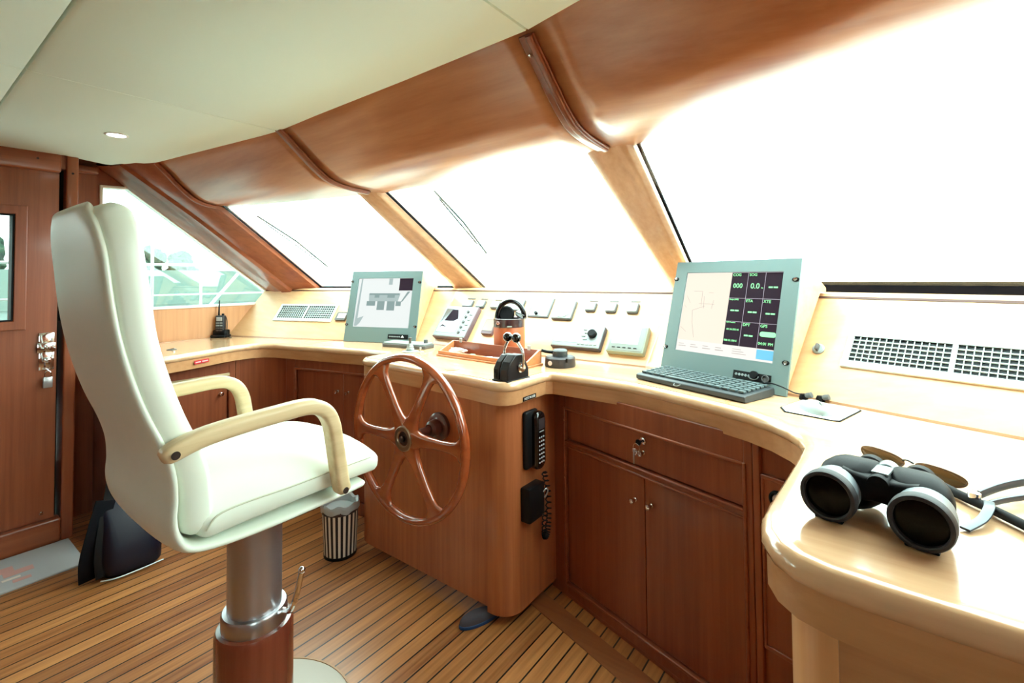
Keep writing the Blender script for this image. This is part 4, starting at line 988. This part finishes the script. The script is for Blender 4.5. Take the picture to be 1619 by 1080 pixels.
def pen(x, y, ang, label):
    g = thing('pen', label, 'pen', TM @ T(x, y, .0125) @ RZ(ang), 'blue pens in the wooden tray')
    bm = NB(); lathe(bm, [(.001, -.002), (.0055, .010), (.0055, .105), (.003, .108)], 12, RY(PI/2)); obj('pen_barrel', bm, pb_, g, smooth=True)
    bm = NB(); lathe(bm, [(.0058, .085), (.0058, .110), (.003, .113)], 12, RY(PI/2)); obj('pen_cap', bm, white, g, smooth=True)
pls = ['leftmost blue pen in the row of pens in the tray', 'second blue pen from the left in the tray', 'middle blue pen of the row in the tray', 'fourth blue pen from the left in the tray', 'rightmost blue pen in the tray, nearest the throttle']
for i in range(5): pen(.230+.045*i, .024, R(28), pls[i])
g = thing('crumpled_paper', 'crumpled white paper in the left end of the wooden tray', 'paper', TM @ T(.095, .064, .026))
bm = NB(); bmesh.ops.create_icosphere(bm, subdivisions=3, radius=.036)
for v in bm.verts: v.co = Vector((v.co.x*1.5, v.co.y*.9, v.co.z*.4))*(1+.28*random.uniform(-1, 1))
obj('paper_ball', bm, white, g)
g = thing('cigarette_lighter', 'small black lighter lying at the front left of the tray', 'lighter', TM @ T(.038, .034, .0082))
bm = NB(); rbox(bm, -.020, -.008, 0, .020, .008, .012, .003); obj('lighter_body', bm, blk, g, smooth=True)
bm = NB(); rbox(bm, .020, -.007, .001, .028, .007, .011, .002); obj('lighter_head', bm, mat('brass_yellow', (186, 160, 60), .3, metal=.8), g, smooth=True)
g = thing('marker_pen', 'short black marker lying left of the blue pens in the tray', 'pen', TM @ T(.185, .045, .0155) @ RZ(R(15)))
bm = NB(); lathe(bm, [(.006, -.035), (.006, .035)], 12, RY(PI/2)); obj('marker_barrel', bm, blk, g, smooth=True)
bm = NB(); lathe(bm, [(.007, .02), (.007, .045)], 12, RY(PI/2)); obj('marker_cap', bm, mat('mint', (150, 196, 176), .4), g, smooth=True)

# tan case with headphones behind the tray
KC = Vector((-1.492, 1.966, .9502))
g = thing('tan_round_case', 'tan leather round case with a smoky rim, standing behind the tray', 'case', T(*KC) @ RZ(YAW))
bm = NB(); lathe(bm, [(.078, 0), (.080, .006), (.080, .148), (.078, .152)], 48); obj('case_body', bm, leathb, g, smooth=True, angle=50)
smoky = mat('smoky_rim', (56, 34, 38), .12, coat=.6)
bm = NB(); lathe(bm, [(.080, .150), (.081, .154), (.081, .192), (.078, .194), (.074, .192), (.074, .152)], 48); obj('case_rim', bm, smoky, g, smooth=True)
bm = NB(); lathe(bm, [(.008, 0), (.010, .012), (.008, .02), (0, .022)], 16, T(-.055, -.060, .175) @ RX(PI/2)); obj('case_clasp', bm, mat('rosy_metal', (190, 150, 146), .25, metal=.8), g, smooth=True)
bm = NB(); rbox(bm, -.010, -.086, .154, .014, -.078, .160, .002); obj('case_tab', bm, pale, g)
hp = thing('headphones', 'black headphones resting on top of the tan round case', 'headphones', T(KC.x, KC.y, KC.z+.195) @ RZ(YAW))
bm = NB(); arc = [(.070*math.cos(a)+.008, .0, .0+.086*math.sin(a)) for a in [PI*k/20 for k in range(21)]]
sweep(bm, arc, rr(.030, .025, .008, 3), side=(0, 1, 0)); obj('headband', bm, blkg, hp, smooth=True)
bm = NB(); lathe(bm, [(.038, -.012), (.042, -.004), (.042, .006), (.034, .014), (0, .015)], 32, T(-.014, .012, .018) @ RX(PI/2-.2)); obj('ear_cushion', bm, blkr, hp, smooth=True)
bm = NB(); lathe(bm, [(.030, -.010), (.033, 0), (.028, .010), (0, .011)], 28, T(.062, .014, .012) @ RX(R(20)) @ RY(R(30))); obj('ear_cushion', bm, ltgrey, hp, smooth=True)
bm = NB(); tube(bm, cat([(.035, -.02, .03), (.055, -.03, .022), (.075, -.02, .012), (.072, 0, .008)], 5), .0025, 8); obj('headphone_wire', bm, frost, hp, smooth=True)

# ------------------------------------------------------------------ engine throttle
th = thing('throttle', 'black twin-lever engine throttle with chrome arms at the corner of the helm', 'throttle', T(-1.146, 1.522, .9502) @ RZ(R(-6)))
def tprof(x0, x1, k=1):
    bm = NB(); prism(bm, [(-.062, 0), (-.062, .045), (-.046, .074*k), (-.016, .100*k), (.022, .100*k), (.044, .072*k), (.062, .040), (.062, 0)], x0, x1, YZ); return bm
obj('throttle_body', tprof(-.005, .038), mat('throttle_black', (26, 23, 27), .3, spec=.4), th, bevel=.004, angle=12)
obj('throttle_body', tprof(-.040, -.009, .97), mat('throttle_black', (26, 23, 27), .3, spec=.4), th, bevel=.004, angle=12)
bm = NB(); box(bm, -.044, -.066, 0, .041, .066, .006); obj('base_plate', bm, blk, th, bevel=.002)
bm = NB(); rbox(bm, -.034, -.066, .012, -.018, -.061, .030, .002); obj('throttle_button', bm, blk, th)
def lever(x, xm, yb):
    bm = NB(); lathe(bm, [(.018, 0), (.020, .006), (.016, .012), (0, .014)], 24, T(x, .012, .048) @ RY(PI/2 if x > 0 else -PI/2)); l_ = obj('lever_boss', bm, chrome, th, smooth=True)
    bm = NB(); dx_ = .009 if x > 0 else -.009
    tube(bm, cat([(x+dx_, .012, .048), (x+dx_*1.3, .014, .082), (x+dx_*1.1, .014, .112), (xm+(x-xm)*.55, .010, .138), (xm, .008, .150)], 5), .006, 12); obj('lever_arm', bm, chrome, l_, smooth=True)
    bm = NB(); bmesh.ops.create_uvsphere(bm, u_segments=24, v_segments=16, radius=.0195, matrix=T(xm, .006, .163)); obj('lever_ball', bm, blkg, l_, smooth=True)
lever(.038, .022, 0); lever(-.040, -.024, 0)
rs = thing('rotary_control', 'round black rotary control with a side handle, right of the throttle', 'control', T(-1.135, 1.875, .9502))
bm = NB(); lathe(bm, [(.068, 0), (.070, .004), (.068, .038), (.062, .044), (0, .045)], 40); obj('control_base', bm, mat('control_dark', (48, 46, 52), .4), rs, smooth=True)
bm = NB(); lathe(bm, [(.034, .044), (.034, .068), (.028, .074), (0, .075)], 32); obj('control_dial', bm, mat('control_dial', (62, 70, 72), .3), rs, smooth=True)
bm = NB(); tube(bm, [(-.025, -.015, .060), (-.052, -.035, .064), (-.070, -.048, .070)], .0075, 12); obj('control_handle', bm, blk, rs, smooth=True)
bm = NB(); lathe(bm, [(.010, 0), (.010, .003), (.006, .004), (0, .003)], 18, T(-.010, -.068, .020) @ RX(PI/2) ); obj('control_button', bm, mat('pink_white', (236, 206, 206), .4), rs, smooth=True)
bm = NB(); box(bm, .056, -.045, .026, .064, -.038, .043); obj('control_slot', bm, blk, rs)

# ------------------------------------------------------------------ telephone handset and cord box on the console side
XH = -1.1268
ph = thing('telephone_handset', 'black telephone handset with keypad hung on the side of the helm console', 'telephone', frame((XH, 1.62, .69), (0, 1, 0), (0, 0, 1), (1, 0, 0)))
bm = NB(); rbox(bm, -.058, -.105, 0, .030, .125, .022, .010, 3); obj('wall_cradle', bm, blk, ph, smooth=True)
bm = NB(); loft(bm, [[Vector((x, y, z)) for x, y in [(p[0]*k, p[1]*k) for p in rr(.062, .232, .024, 5)]] for z, k in ((.018, 1), (.034, 1), (.044, .96), (.048, .88))]); bmesh.ops.transform(bm, matrix=T(.012, .002, 0), verts=bm.verts); hs = obj('handset_body', bm, blkg, ph, smooth=True, angle=60)
bm = NB(); rbox(bm, -.008, .048, .047, .034, .092, .0495, .0008); obj('phone_screen', bm, mat('phone_lcd', (58, 50, 52), .2), hs)
bm = NB(); box(bm, -.004, .038, .048, .028, .042, .0492); obj('speaker_slot', bm, ltgrey, hs)
for r_ in range(7):
    for c_ in range(3):
        bm = NB(); rbox(bm, -.007+.0145*c_, .014-.0165*r_, .047, .0005+.0145*c_, .0195-.0165*r_, .0495, .0008); obj('phone_key', bm, mat('key_pale', (190, 190, 196), .4), hs)
cbx = thing('coiled_cord_box', 'black wall box with a coiled cord below the telephone handset', 'cord box', frame((XH, 1.60, .45), (0, 1, 0), (0, 0, 1), (1, 0, 0)))
bm = NB(); rbox(bm, -.052, -.062, 0, .055, .072, .045, .005); obj('box_body', bm, blk, cbx, smooth=True)
bm = NB(); tube(bm, cat([(.04, .035, .048), (.052, .045, .054), (.062, .035, .056), (.055, .018, .052), (.045, .012, .05)], 4), .003, 8); obj('box_hook', bm, silverf, cbx, smooth=True)
bm = NB(); base = cat([(.075, .10, .03), (.085, .02, .04), (.088, -.08, .04), (.080, -.140, .04), (.064, -.155, .04), (.050, -.130, .045), (.048, -.05, .05)], 26)
co = []
for i, p in enumerate(base):
    a = i*1.05; t_ = (base[min(i+1, len(base)-1)]-base[max(i-1, 0)]).normalized(); s_ = t_.cross(Vector((0, 0, 1))).normalized()
    co.append(p+s_*.011*math.cos(a)+Vector((0, 0, .011*math.sin(a))))
tube(bm, co, .0028, 6); obj('coiled_cord', bm, blkr, cbx, smooth=True)

# ------------------------------------------------------------------ binoculars
BM = T(-.008, .925, .9502+.040) @ RZ(-R(12))
bn = thing('binoculars', 'large black binoculars lying on the near right counter, lenses facing us', 'binoculars', BM)
armour = mat('binocular_rubber', (11, 10, 14), .55, spec=.12); barrelm = mat('binocular_barrel', (112, 120, 126), .45)
for s in (-1, 1):
    X0 = s*.0585
    MM = T(X0, 0, 0) @ RX(-PI/2) @ Matrix.Identity(4)
    bm = NB(); lathe(bm, [(.030, .012), (.0385, .012), (.0398, .013), (.0398, .016), (.0375, .019), (.0365, .046), (.0345, .056), (.0300, .075), (.026, .085)], 48, T(X0, 0, 0) @ RX(-PI/2)); br = obj('barrel', bm, barrelm, bn, smooth=True)
    bm = NB(); lathe(bm, [(.0325, .010), (.0325, -.002), (.0345, -.0035), (.0385, -.0025), (.0400, .002), (.0400, .014), (.0385, .016)], 48, T(X0, 0, 0) @ RX(-PI/2), cap=False); obj('rubber_ring', bm, mat('ring_rubber', (26, 20, 26), .6), br, smooth=True)
    bm = NB(); lathe(bm, [(.0326, .006), (.020, .0045), (0, .004)], 40, T(X0, 0, 0) @ RX(-PI/2)); obj('front_lens', bm, mat('lens_dark', (4, 5, 4), .25, spec=.12), br, smooth=True)
    # prism housing
    bm = NB(); rings = []
    for t_, (cx_, w_, h_, zz) in enumerate(((.052, .030, .028, .000), (.050, .038, .034, .002), (.046, .043, .037, .004), (.042, .043, .038, .005), (.038, .041, .036, .006), (.034, .034, .030, .007))):
        y_ = .045+.016*t_; rings.append([Vector((s*(cx_)+x, y_, zz+z_)) for x, z_ in rr(w_*2, h_*2, min(w_, h_)*.75, 6)])
    loft(bm, rings); obj('prism_housing', bm, armour, bn, smooth=True, angle=60)
    bm = NB(); lathe(bm, [(.022, .0), (.020, .02), (.019, .035), (.023, .040), (.023, .056), (.016, .058)], 36, T(s*.034, .118, .008) @ RX(-PI/2)); obj('eyepiece', bm, armour, bn, smooth=True)
    bm = NB(); rbox(bm, -.020, -.001, -.0405, .020, .010, -.036, .002, M=T(X0, .004, 0)); obj('rubber_foot', bm, armour, br)
bm = NB(); rings = []
for x in (-.050, -.036, -.022, -.008, .008, .022, .036, .050):
    h_ = .018+.010*abs(x/.05)**1.5; zc_ = .012-.004*abs(x/.05); rings.append([Vector((x, .072+y_, zc_+z_)) for y_, z_ in rr(.058, h_*2, .012, 4)])
loft(bm, rings); obj('bridge', bm, armour, bn, smooth=True, angle=60)
bm = NB(); lathe(bm, [(.015, 0), (.016, .004), (.016, .050), (.012, .054), (0, .054)], 28, T(0, .045, .022) @ RX(-PI/2)); obj('hinge_barrel', bm, armour, bn, smooth=True)
bm = NB(); lathe(bm, [(.014, 0), (.016, .003), (.016, .022), (.012, .025), (0, .025)], 28, T(0, .104, .026) @ RX(-PI/2)); obj('focus_wheel', bm, mat('focus_grey', (130, 140, 142), .3, metal=.5), bn, smooth=True)
bm = NB(); rbox(bm, -.040, .108, .022, .040, .118, .030, .003); rbox(bm, -.012, .058, .034, .012, .100, .040, .003); obj('hinge_plate', bm, mat('focus_grey', (130, 140, 142), .3, metal=.5), bn, smooth=True)

# ------------------------------------------------------------------ sunglasses and pen
sg = thing('sunglasses', 'brown-lensed sunglasses with blue-grey arms lying behind the binoculars', 'sunglasses', T(.052, 1.256, .9502) @ RZ(R(-33)))
for s, x0 in ((-1, -.052), (1, .052)):
    bm = NB(); ring = [Vector((x0+.042*math.copysign(abs(math.cos(a))**.8, math.cos(a)), .004*math.cos(a*2), (.016+.015*math.sin(a)))) for a in [2*PI*k/32 for k in range(32)]]
    vs = [bm.verts.new(p) for p in ring]; vb = [bm.verts.new(p+Vector((0, .002, 0))) for p in ring]
    bm.faces.new(vs); bm.faces.new(vb[::-1])
    for k in range(32): bm.faces.new((vs[k], vs[(k+1) % 32], vb[(k+1) % 32], vb[k]))
    obj('lens', bm, lensb, sg)
    bm = NB(); tube(bm, ring, .0016, 8, closed=True); obj('lens_rim', bm, mat('frame_brown', (96, 70, 48), .3), sg, smooth=True)
bm = NB(); tube(bm, cat([(-.010, 0, .022), (0, -.003, .026), (.010, 0, .022)], 5), .002, 8); obj('nose_bridge', bm, blkg, sg, smooth=True)
sgm = mat('temple_blue_grey', (48, 64, 78), .3, spec=.4)
SGI = sg.matrix_world.inverted() @ T(0, 0, .9502)
bm = NB(); tube(bm, cat([(.098, 1.185, .010), (.118, 1.155, .010), (.150, 1.118, .010), (.184, 1.072, .010), (.215, 1.03, .010)], 5), .0078, 12); obj('brow_bar', bm, blkr, sg, smooth=True).matrix_parent_inverse = SGI
bm = NB(); lathe(bm, [(.009, 0), (.009, .016), (.006, .018), (0, .018)], 18, T(.134, 1.142, .008)); obj('hinge', bm, chrome, sg, smooth=True).matrix_parent_inverse = SGI
bm = NB(); sweep(bm, cat([(.140, 1.145, .020), (.170, 1.19, .024), (.205, 1.235, .026), (.26, 1.30, .024)], 5), rr(.005, .014, .002, 2), side=(1, -1, 0)); obj('temple', bm, sgm, sg, smooth=True).matrix_parent_inverse = SGI
bm = NB(); sweep(bm, cat([(.146, 1.132, .010), (.178, 1.172, .012), (.215, 1.215, .012), (.27, 1.28, .012)], 5), rr(.005, .010, .002, 2), side=(1, -1, 0)); obj('temple', bm, sgm, sg, smooth=True).matrix_parent_inverse = SGI
bm = NB(); sweep(bm, cat([(.150, 1.128, .017), (.146, 1.098, .017), (.132, 1.060, .010), (.108, 1.022, .004)], 6), rr(.014, .004, .0015, 2), side=(1, -.3, 0), scales=None); obj('temple_tip', bm, sgm, sg, smooth=True).matrix_parent_inverse = SGI

# ------------------------------------------------------------------ floor things
bk = thing('waste_basket', 'striped black and white waste basket on the floor left of the helm', 'waste basket', T(-2.13, 1.41, 0))
def stripes():
    m = bpy.data.materials.new('basket_stripes'); m.use_nodes = True; nt = m.node_tree; L = nt.links; b = nt.nodes['Principled BSDF']
    tc = nt.nodes.new('ShaderNodeTexCoord'); sx = nt.nodes.new('ShaderNodeSeparateXYZ'); L.new(tc.outputs['Object'], sx.inputs[0])
    at = nt.nodes.new('ShaderNodeMath'); at.operation = 'ARCTAN2'; L.new(sx.outputs[1], at.inputs[0]); L.new(sx.outputs[0], at.inputs[1])
    mu = nt.nodes.new('ShaderNodeMath'); mu.operation = 'MULTIPLY'; mu.inputs[1].default_value = 22/(2*PI); L.new(at.outputs[0], mu.inputs[0])
    fr = nt.nodes.new('ShaderNodeMath'); fr.operation = 'FRACT'; L.new(mu.outputs[0], fr.inputs[0])
    gt = nt.nodes.new('ShaderNodeMath'); gt.operation = 'GREATER_THAN'; gt.inputs[1].default_value = .5; L.new(fr.outputs[0], gt.inputs[0])
    mx = nt.nodes.new('ShaderNodeMix'); mx.data_type = 'RGBA'; mx.inputs[6].default_value = lin((28, 22, 26)); mx.inputs[7].default_value = lin((222, 214, 200)); L.new(gt.outputs[0], mx.inputs[0])
    L.new(mx.outputs[2], b.inputs['Base Color']); b.inputs['Roughness'].default_value = .5; return m
bm = NB(); lathe(bm, [(.076, .012), (.086, .215), (.083, .215), (.073, .016)], 44); obj('basket_wall', bm, stripes(), bk, smooth=True, angle=50)
bm = NB(); lathe(bm, [(.078, 0), (.078, .014), (0, .014)], 44); obj('basket_foot', bm, blk, bk, smooth=True)
bm = NB(); lathe(bm, [(.087, .212), (.088, .232), (.084, .232), (.084, .212)], 44); obj('basket_rim', bm, mat('rim_dark', (52, 44, 50), .4), bk, smooth=True)
bm = NB(); vs = lathe(bm, [(.0895, .222), (.091, .245), (.085, .256), (.074, .250), (.070, .20), (.05, .12), (0, .10)], 44)
for v in vs:
    a = math.atan2(v.co.y, v.co.x); v.co.z += .006*math.sin(a*7)*(1 if v.co.z > .2 else 0); k = 1+.025*math.sin(a*11+v.co.z*50); v.co.x *= k; v.co.y *= k
obj('bag_liner', bm, mat('liner_grey', (170, 176, 178), .3, coat=.3), bk, smooth=True)

bg_ = thing('navy_bag', 'navy nylon bag with a long black strap slumped on the floor behind the chair', 'bag', T(-2.86, .74, 0))
bm = NB(); rings = []
for i, (z_, w_, d_, ox, oy) in enumerate(((.004, .20, .13, .02, .02), (.02, .23, .16, .02, .02), (.08, .235, .165, .02, .015), (.15, .22, .15, .01, .01), (.22, .20, .12, 0, 0), (.28, .18, .085, -.01, -.01), (.315, .165, .045, -.015, -.01), (.325, .155, .02, -.015, -.01))):
    rings.append([Vector((ox+y*1.0, oy+x, z_)) for x, y in [(p[0]*(1+.03*math.sin(i*2+p[1]*60)), p[1]) for p in rr(w_, d_, d_*.4, 6)]])
loft(bm, rings); obj('bag_body', bm, navy, bg_, smooth=True, angle=180)
bm = NB(); sweep(bm, cat([(.095, -.11, .02), (.105, -.06, .012), (.11, .02, .012), (.115, .12, .018)], 5), circ(.003, 6)); obj('bag_piping', bm, silverf, bg_, smooth=True)
bm = NB(); sweep(bm, cat([(.06, -.10, .02), (.055, -.105, .12), (.03, -.085, .25), (.0, -.06, .36), (-.01, -.045, .50), (-.02, -.03, .66)], 6), rr(.040, .004, .0015, 2), side=(0, 1, 0)); obj('bag_strap', bm, blk, bg_, smooth=True)
bm = NB(); sweep(bm, cat([(.01, -.13, .004), (.03, -.135, .10), (.03, -.11, .22), (.01, -.075, .34)], 6), rr(.075, .006, .002, 2), side=(0, 1, 0)); obj('bag_flap', bm, mat('flap_navy', (10, 10, 18), .7, spec=.15), bg_, smooth=True)

mt = thing('doormat', 'grey patterned doormat on the floor in front of the left door', 'mat', T(0, 0, 0))
bm = NB(); rbox(bm, -3.395, -.25, 0, -3.035, .640, .010, .003); obj('mat_base', bm, matg, mt)
pm = mat('mat_pink', (206, 158, 152), .95); pw = mat('mat_pale', (222, 212, 202), .95)
bm = NB()
for x, y, a, b in ((-3.28, .30, .06, .12), (-3.22, .38, .05, .10), (-3.16, .22, .05, .14), (-3.30, .12, .06, .10), (-3.20, .05, .08, .08), (-3.12, .40, .03, .06)): box(bm, x, y, .010, x+a, y+b, .0106)
obj('mat_motif', bm, pm, mt)
bm = NB()
for x, y, a, b in ((-3.20, .27, .03, .07), (-3.26, .20, .03, .06), (-3.15, .37, .02, .06), (-3.24, .0, .03, .08)): box(bm, x, y, .0106, x+a, y+b, .0111)
obj('mat_flecks', bm, pw, mt)

sh = thing('shoe', 'grey shoe with a blue sole edge tucked half under the helm console', 'shoe', T(-1.265, 1.45, 0) @ RZ(R(66)) @ Matrix.Scale(.82, 4))
bm = NB(); sole = [(.10*math.cos(a)*(1 if math.cos(a) < 0 else 1.1)-.0, .036*math.sin(a)*(1-.12*math.cos(a))) for a in [2*PI*k/28 for k in range(28)]]
prism(bm, sole, 0, .018, XY); obj('shoe_sole', bm, mat('sole_blue', (20, 60, 104), .5), sh, bevel=.004)
bm = NB(); loft(bm, [[Vector((x*k, y*k, z_)) for x, y in sole] for z_, k in ((.018, .98), (.030, .95), (.042, .84), (.050, .66), (.053, .4))]); obj('shoe_upper', bm, mat('shoe_grey', (64, 60, 68), .8), sh, smooth=True)

# downlight in the ceiling
dl = thing('ceiling_downlight', 'small round white downlight set in the cream ceiling', 'light', T(-2.745, .66, 2.0198))
bm = NB(); lathe(bm, [(.044, 0), (.044, -.003), (.038, -.005), (.034, -.003), (.034, 0)], 36); obj('downlight_rim', bm, white, dl, smooth=True)
bm = NB(); lathe(bm, [(.034, -.001), (.034, -.0025), (0, -.0025)], 36); obj('lamp_lens', bm, mat('lamp_glow', (240, 240, 240), .4, emit=(255, 250, 240), es=3), dl)

# ------------------------------------------------------------------ outside: wipers, rails, quay, trees
def wiper(label, a, b, lift=.02, m=None):
    a, b = Vector(a), Vector(b); g = thing('windscreen_wiper', label, 'wiper', T(*a), 'windscreen wipers')
    wm = mat('wiper_grey', (44, 50, 52), .5)
    bm = NB(); tube(bm, [(0, 0, 0), (b-a)*.5+Vector((0, .012, .012)), b-a], .006, 8); obj('wiper_arm', bm, wm, g, smooth=True)
    d = (b-a); bm = NB(); sweep(bm, [d*.18+Vector((0, -.006, -.006)), d*.9+Vector((0, -.006, -.006))], rr(.010, .006, .002, 2)); obj('wiper_blade', bm, wm, g, smooth=True)
wiper('thin grey wiper outside the centre windscreen pane', (-1.86, 2.23, 1.50), (-1.835, 1.77, 1.815))
wiper('thin grey wiper outside the left windscreen pane', (-3.07, 1.93, 1.44), (-3.13, 1.47, 1.76))
def rail():
    g = thing('deck_railing', 'white tubular deck railing outside the port side window', 'railing', T(-4.35, 0, 0))
    wm = mat('rail_white', (214, 226, 224), .4)
    for z_ in (1.475, 1.24, .95):
        bm = NB(); tube(bm, [(0, -2, z_), (0, 4.5, z_)], .010 if z_ > 1.3 else .007, 8); obj('rail_wire', bm, wm, g, smooth=True)
    for y in (-1.2, .3, 1.27, 1.60, 2.6, 3.7):
        bm = NB(); tube(bm, [(0, y, .3), (0, y, 1.62 if y == 1.27 else 1.48)], .011, 8); obj('stanchion', bm, wm, g, smooth=True)
rail()
g = thing('boarding_ladder', 'white slanting gangway frame beyond the deck railing', 'gangway', T(-6.2, 2.6, 0))
wm = mat('rail_white', (214, 226, 224), .4)
for dx_ in (0, .55):
    bm = NB(); tube(bm, [(0, -2.3+dx_, -1.45), (0, .35+dx_, 1.75)], .018, 8); obj('ladder_rail', bm, wm, g, smooth=True)
bm = NB(); box(bm, -5.6, -30, .1, -3.9, 40, .28); tag(obj('side_deck', bm, mat('deck_pale', (200, 206, 200), .7)), 'pale side deck running outside the port windows', 'deck')
bm = NB(); prism(bm, [(-3.9, 2.12), (-2.22, 2.60), (-.70, 2.60), (1.1, 2.02), (1.2, 4), (.6, 8), (-1.45, 14), (-3.4, 8), (-4.0, 4)], .55, .70, XY); tag(obj('bounce_deck', bm, mat('bounce_white', (236, 240, 238), .5)), 'unseen white deck added ahead of the windscreen to bounce light inside', 'deck')  # unseen white deck, added to bounce daylight up onto ceiling and valance
bm = NB(); box(bm, -200, -200, -1.6, 200, 200, -1.5); struct('ground', bm, mat('harbour_water', (60, 84, 80), .3))
bm = NB(); box(bm, -60, -60, -1.5, -11, 80, .75); tag(obj('quay', bm, mat('quay_concrete', (84, 100, 94), .9)), 'pale concrete quay across the water on the port side', 'quay')
def foliage():
    m = bpy.data.materials.new('tree_leaves'); m.use_nodes = True; nt = m.node_tree; b = nt.nodes['Principled BSDF']
    n = nt.nodes.new('ShaderNodeTexNoise'); n.inputs['Scale'].default_value = 5; n.inputs['Detail'].default_value = 6
    cr = nt.nodes.new('ShaderNodeValToRGB'); cr.color_ramp.elements[0].position = .4; cr.color_ramp.elements[1].position = .62
    cr.color_ramp.elements[0].color = lin((20, 44, 34)); cr.color_ramp.elements[1].color = lin((58, 88, 66))
    nt.links.new(n.outputs[0], cr.inputs[0]); nt.links.new(cr.outputs[0], b.inputs['Base Color']); b.inputs['Roughness'].default_value = .9; return m
lv = foliage(); bark = mat('bark', (84, 70, 60), .9)
def tree(x, y, r, h, label):
    g = thing('tree', label, 'tree', T(x, y, .751), 'trees on the quay')
    bm = NB(); tube(bm, [(0, 0, 0), (.05, .04, h*.6)], .09, 8, scales=[1, .6]); obj('trunk', bm, bark, g, smooth=True)
    bm = NB()
    for i in range(9):
        a = random.uniform(0, 2*PI); rr_ = random.uniform(0, r*.6); b2 = bmesh.new(); bmesh.ops.create_icosphere(b2, subdivisions=3, radius=r*random.uniform(.45, .7))
        for v in b2.verts: v.co *= 1+random.uniform(-.16, .16)
        bmesh.ops.transform(b2, matrix=T(rr_*math.cos(a), rr_*math.sin(a), h*.62+random.uniform(-.3, .35)*h*.6), verts=b2.verts)
        for v in b2.verts: v.co.z = max(v.co.z, .03)
        merge(bm, b2)
    obj('crown', bm, lv, g)
for i, (x, y, r_, h) in enumerate(((-16, 4.6, .55, 1.5), (-16, 5.45, .5, 1.4), (-17, 8.4, .5, .9), (-16, 1.2, .9, 1.6), (-17, 2.6, .8, 1.3), (-17, -1, 1, 1.7))):
    tree(x, y, r_, h, ['dark green tree on the quay, seen beside the top of the chair back', 'small green tree right of the tall one in the side window', 'low bush at the middle of the side window', 'green tree seen through the door window', 'second green tree behind the door window', 'green tree aft of the door window'][i])
bm = NB(); box(bm, -14.5, -12, .752, -14.3, 9.2, 1.62); tag(obj('harbour_barrier', bm, mat('wall_pale_green', (118, 134, 126), .9)), 'pale green low wall on the quay below the trees', 'wall')
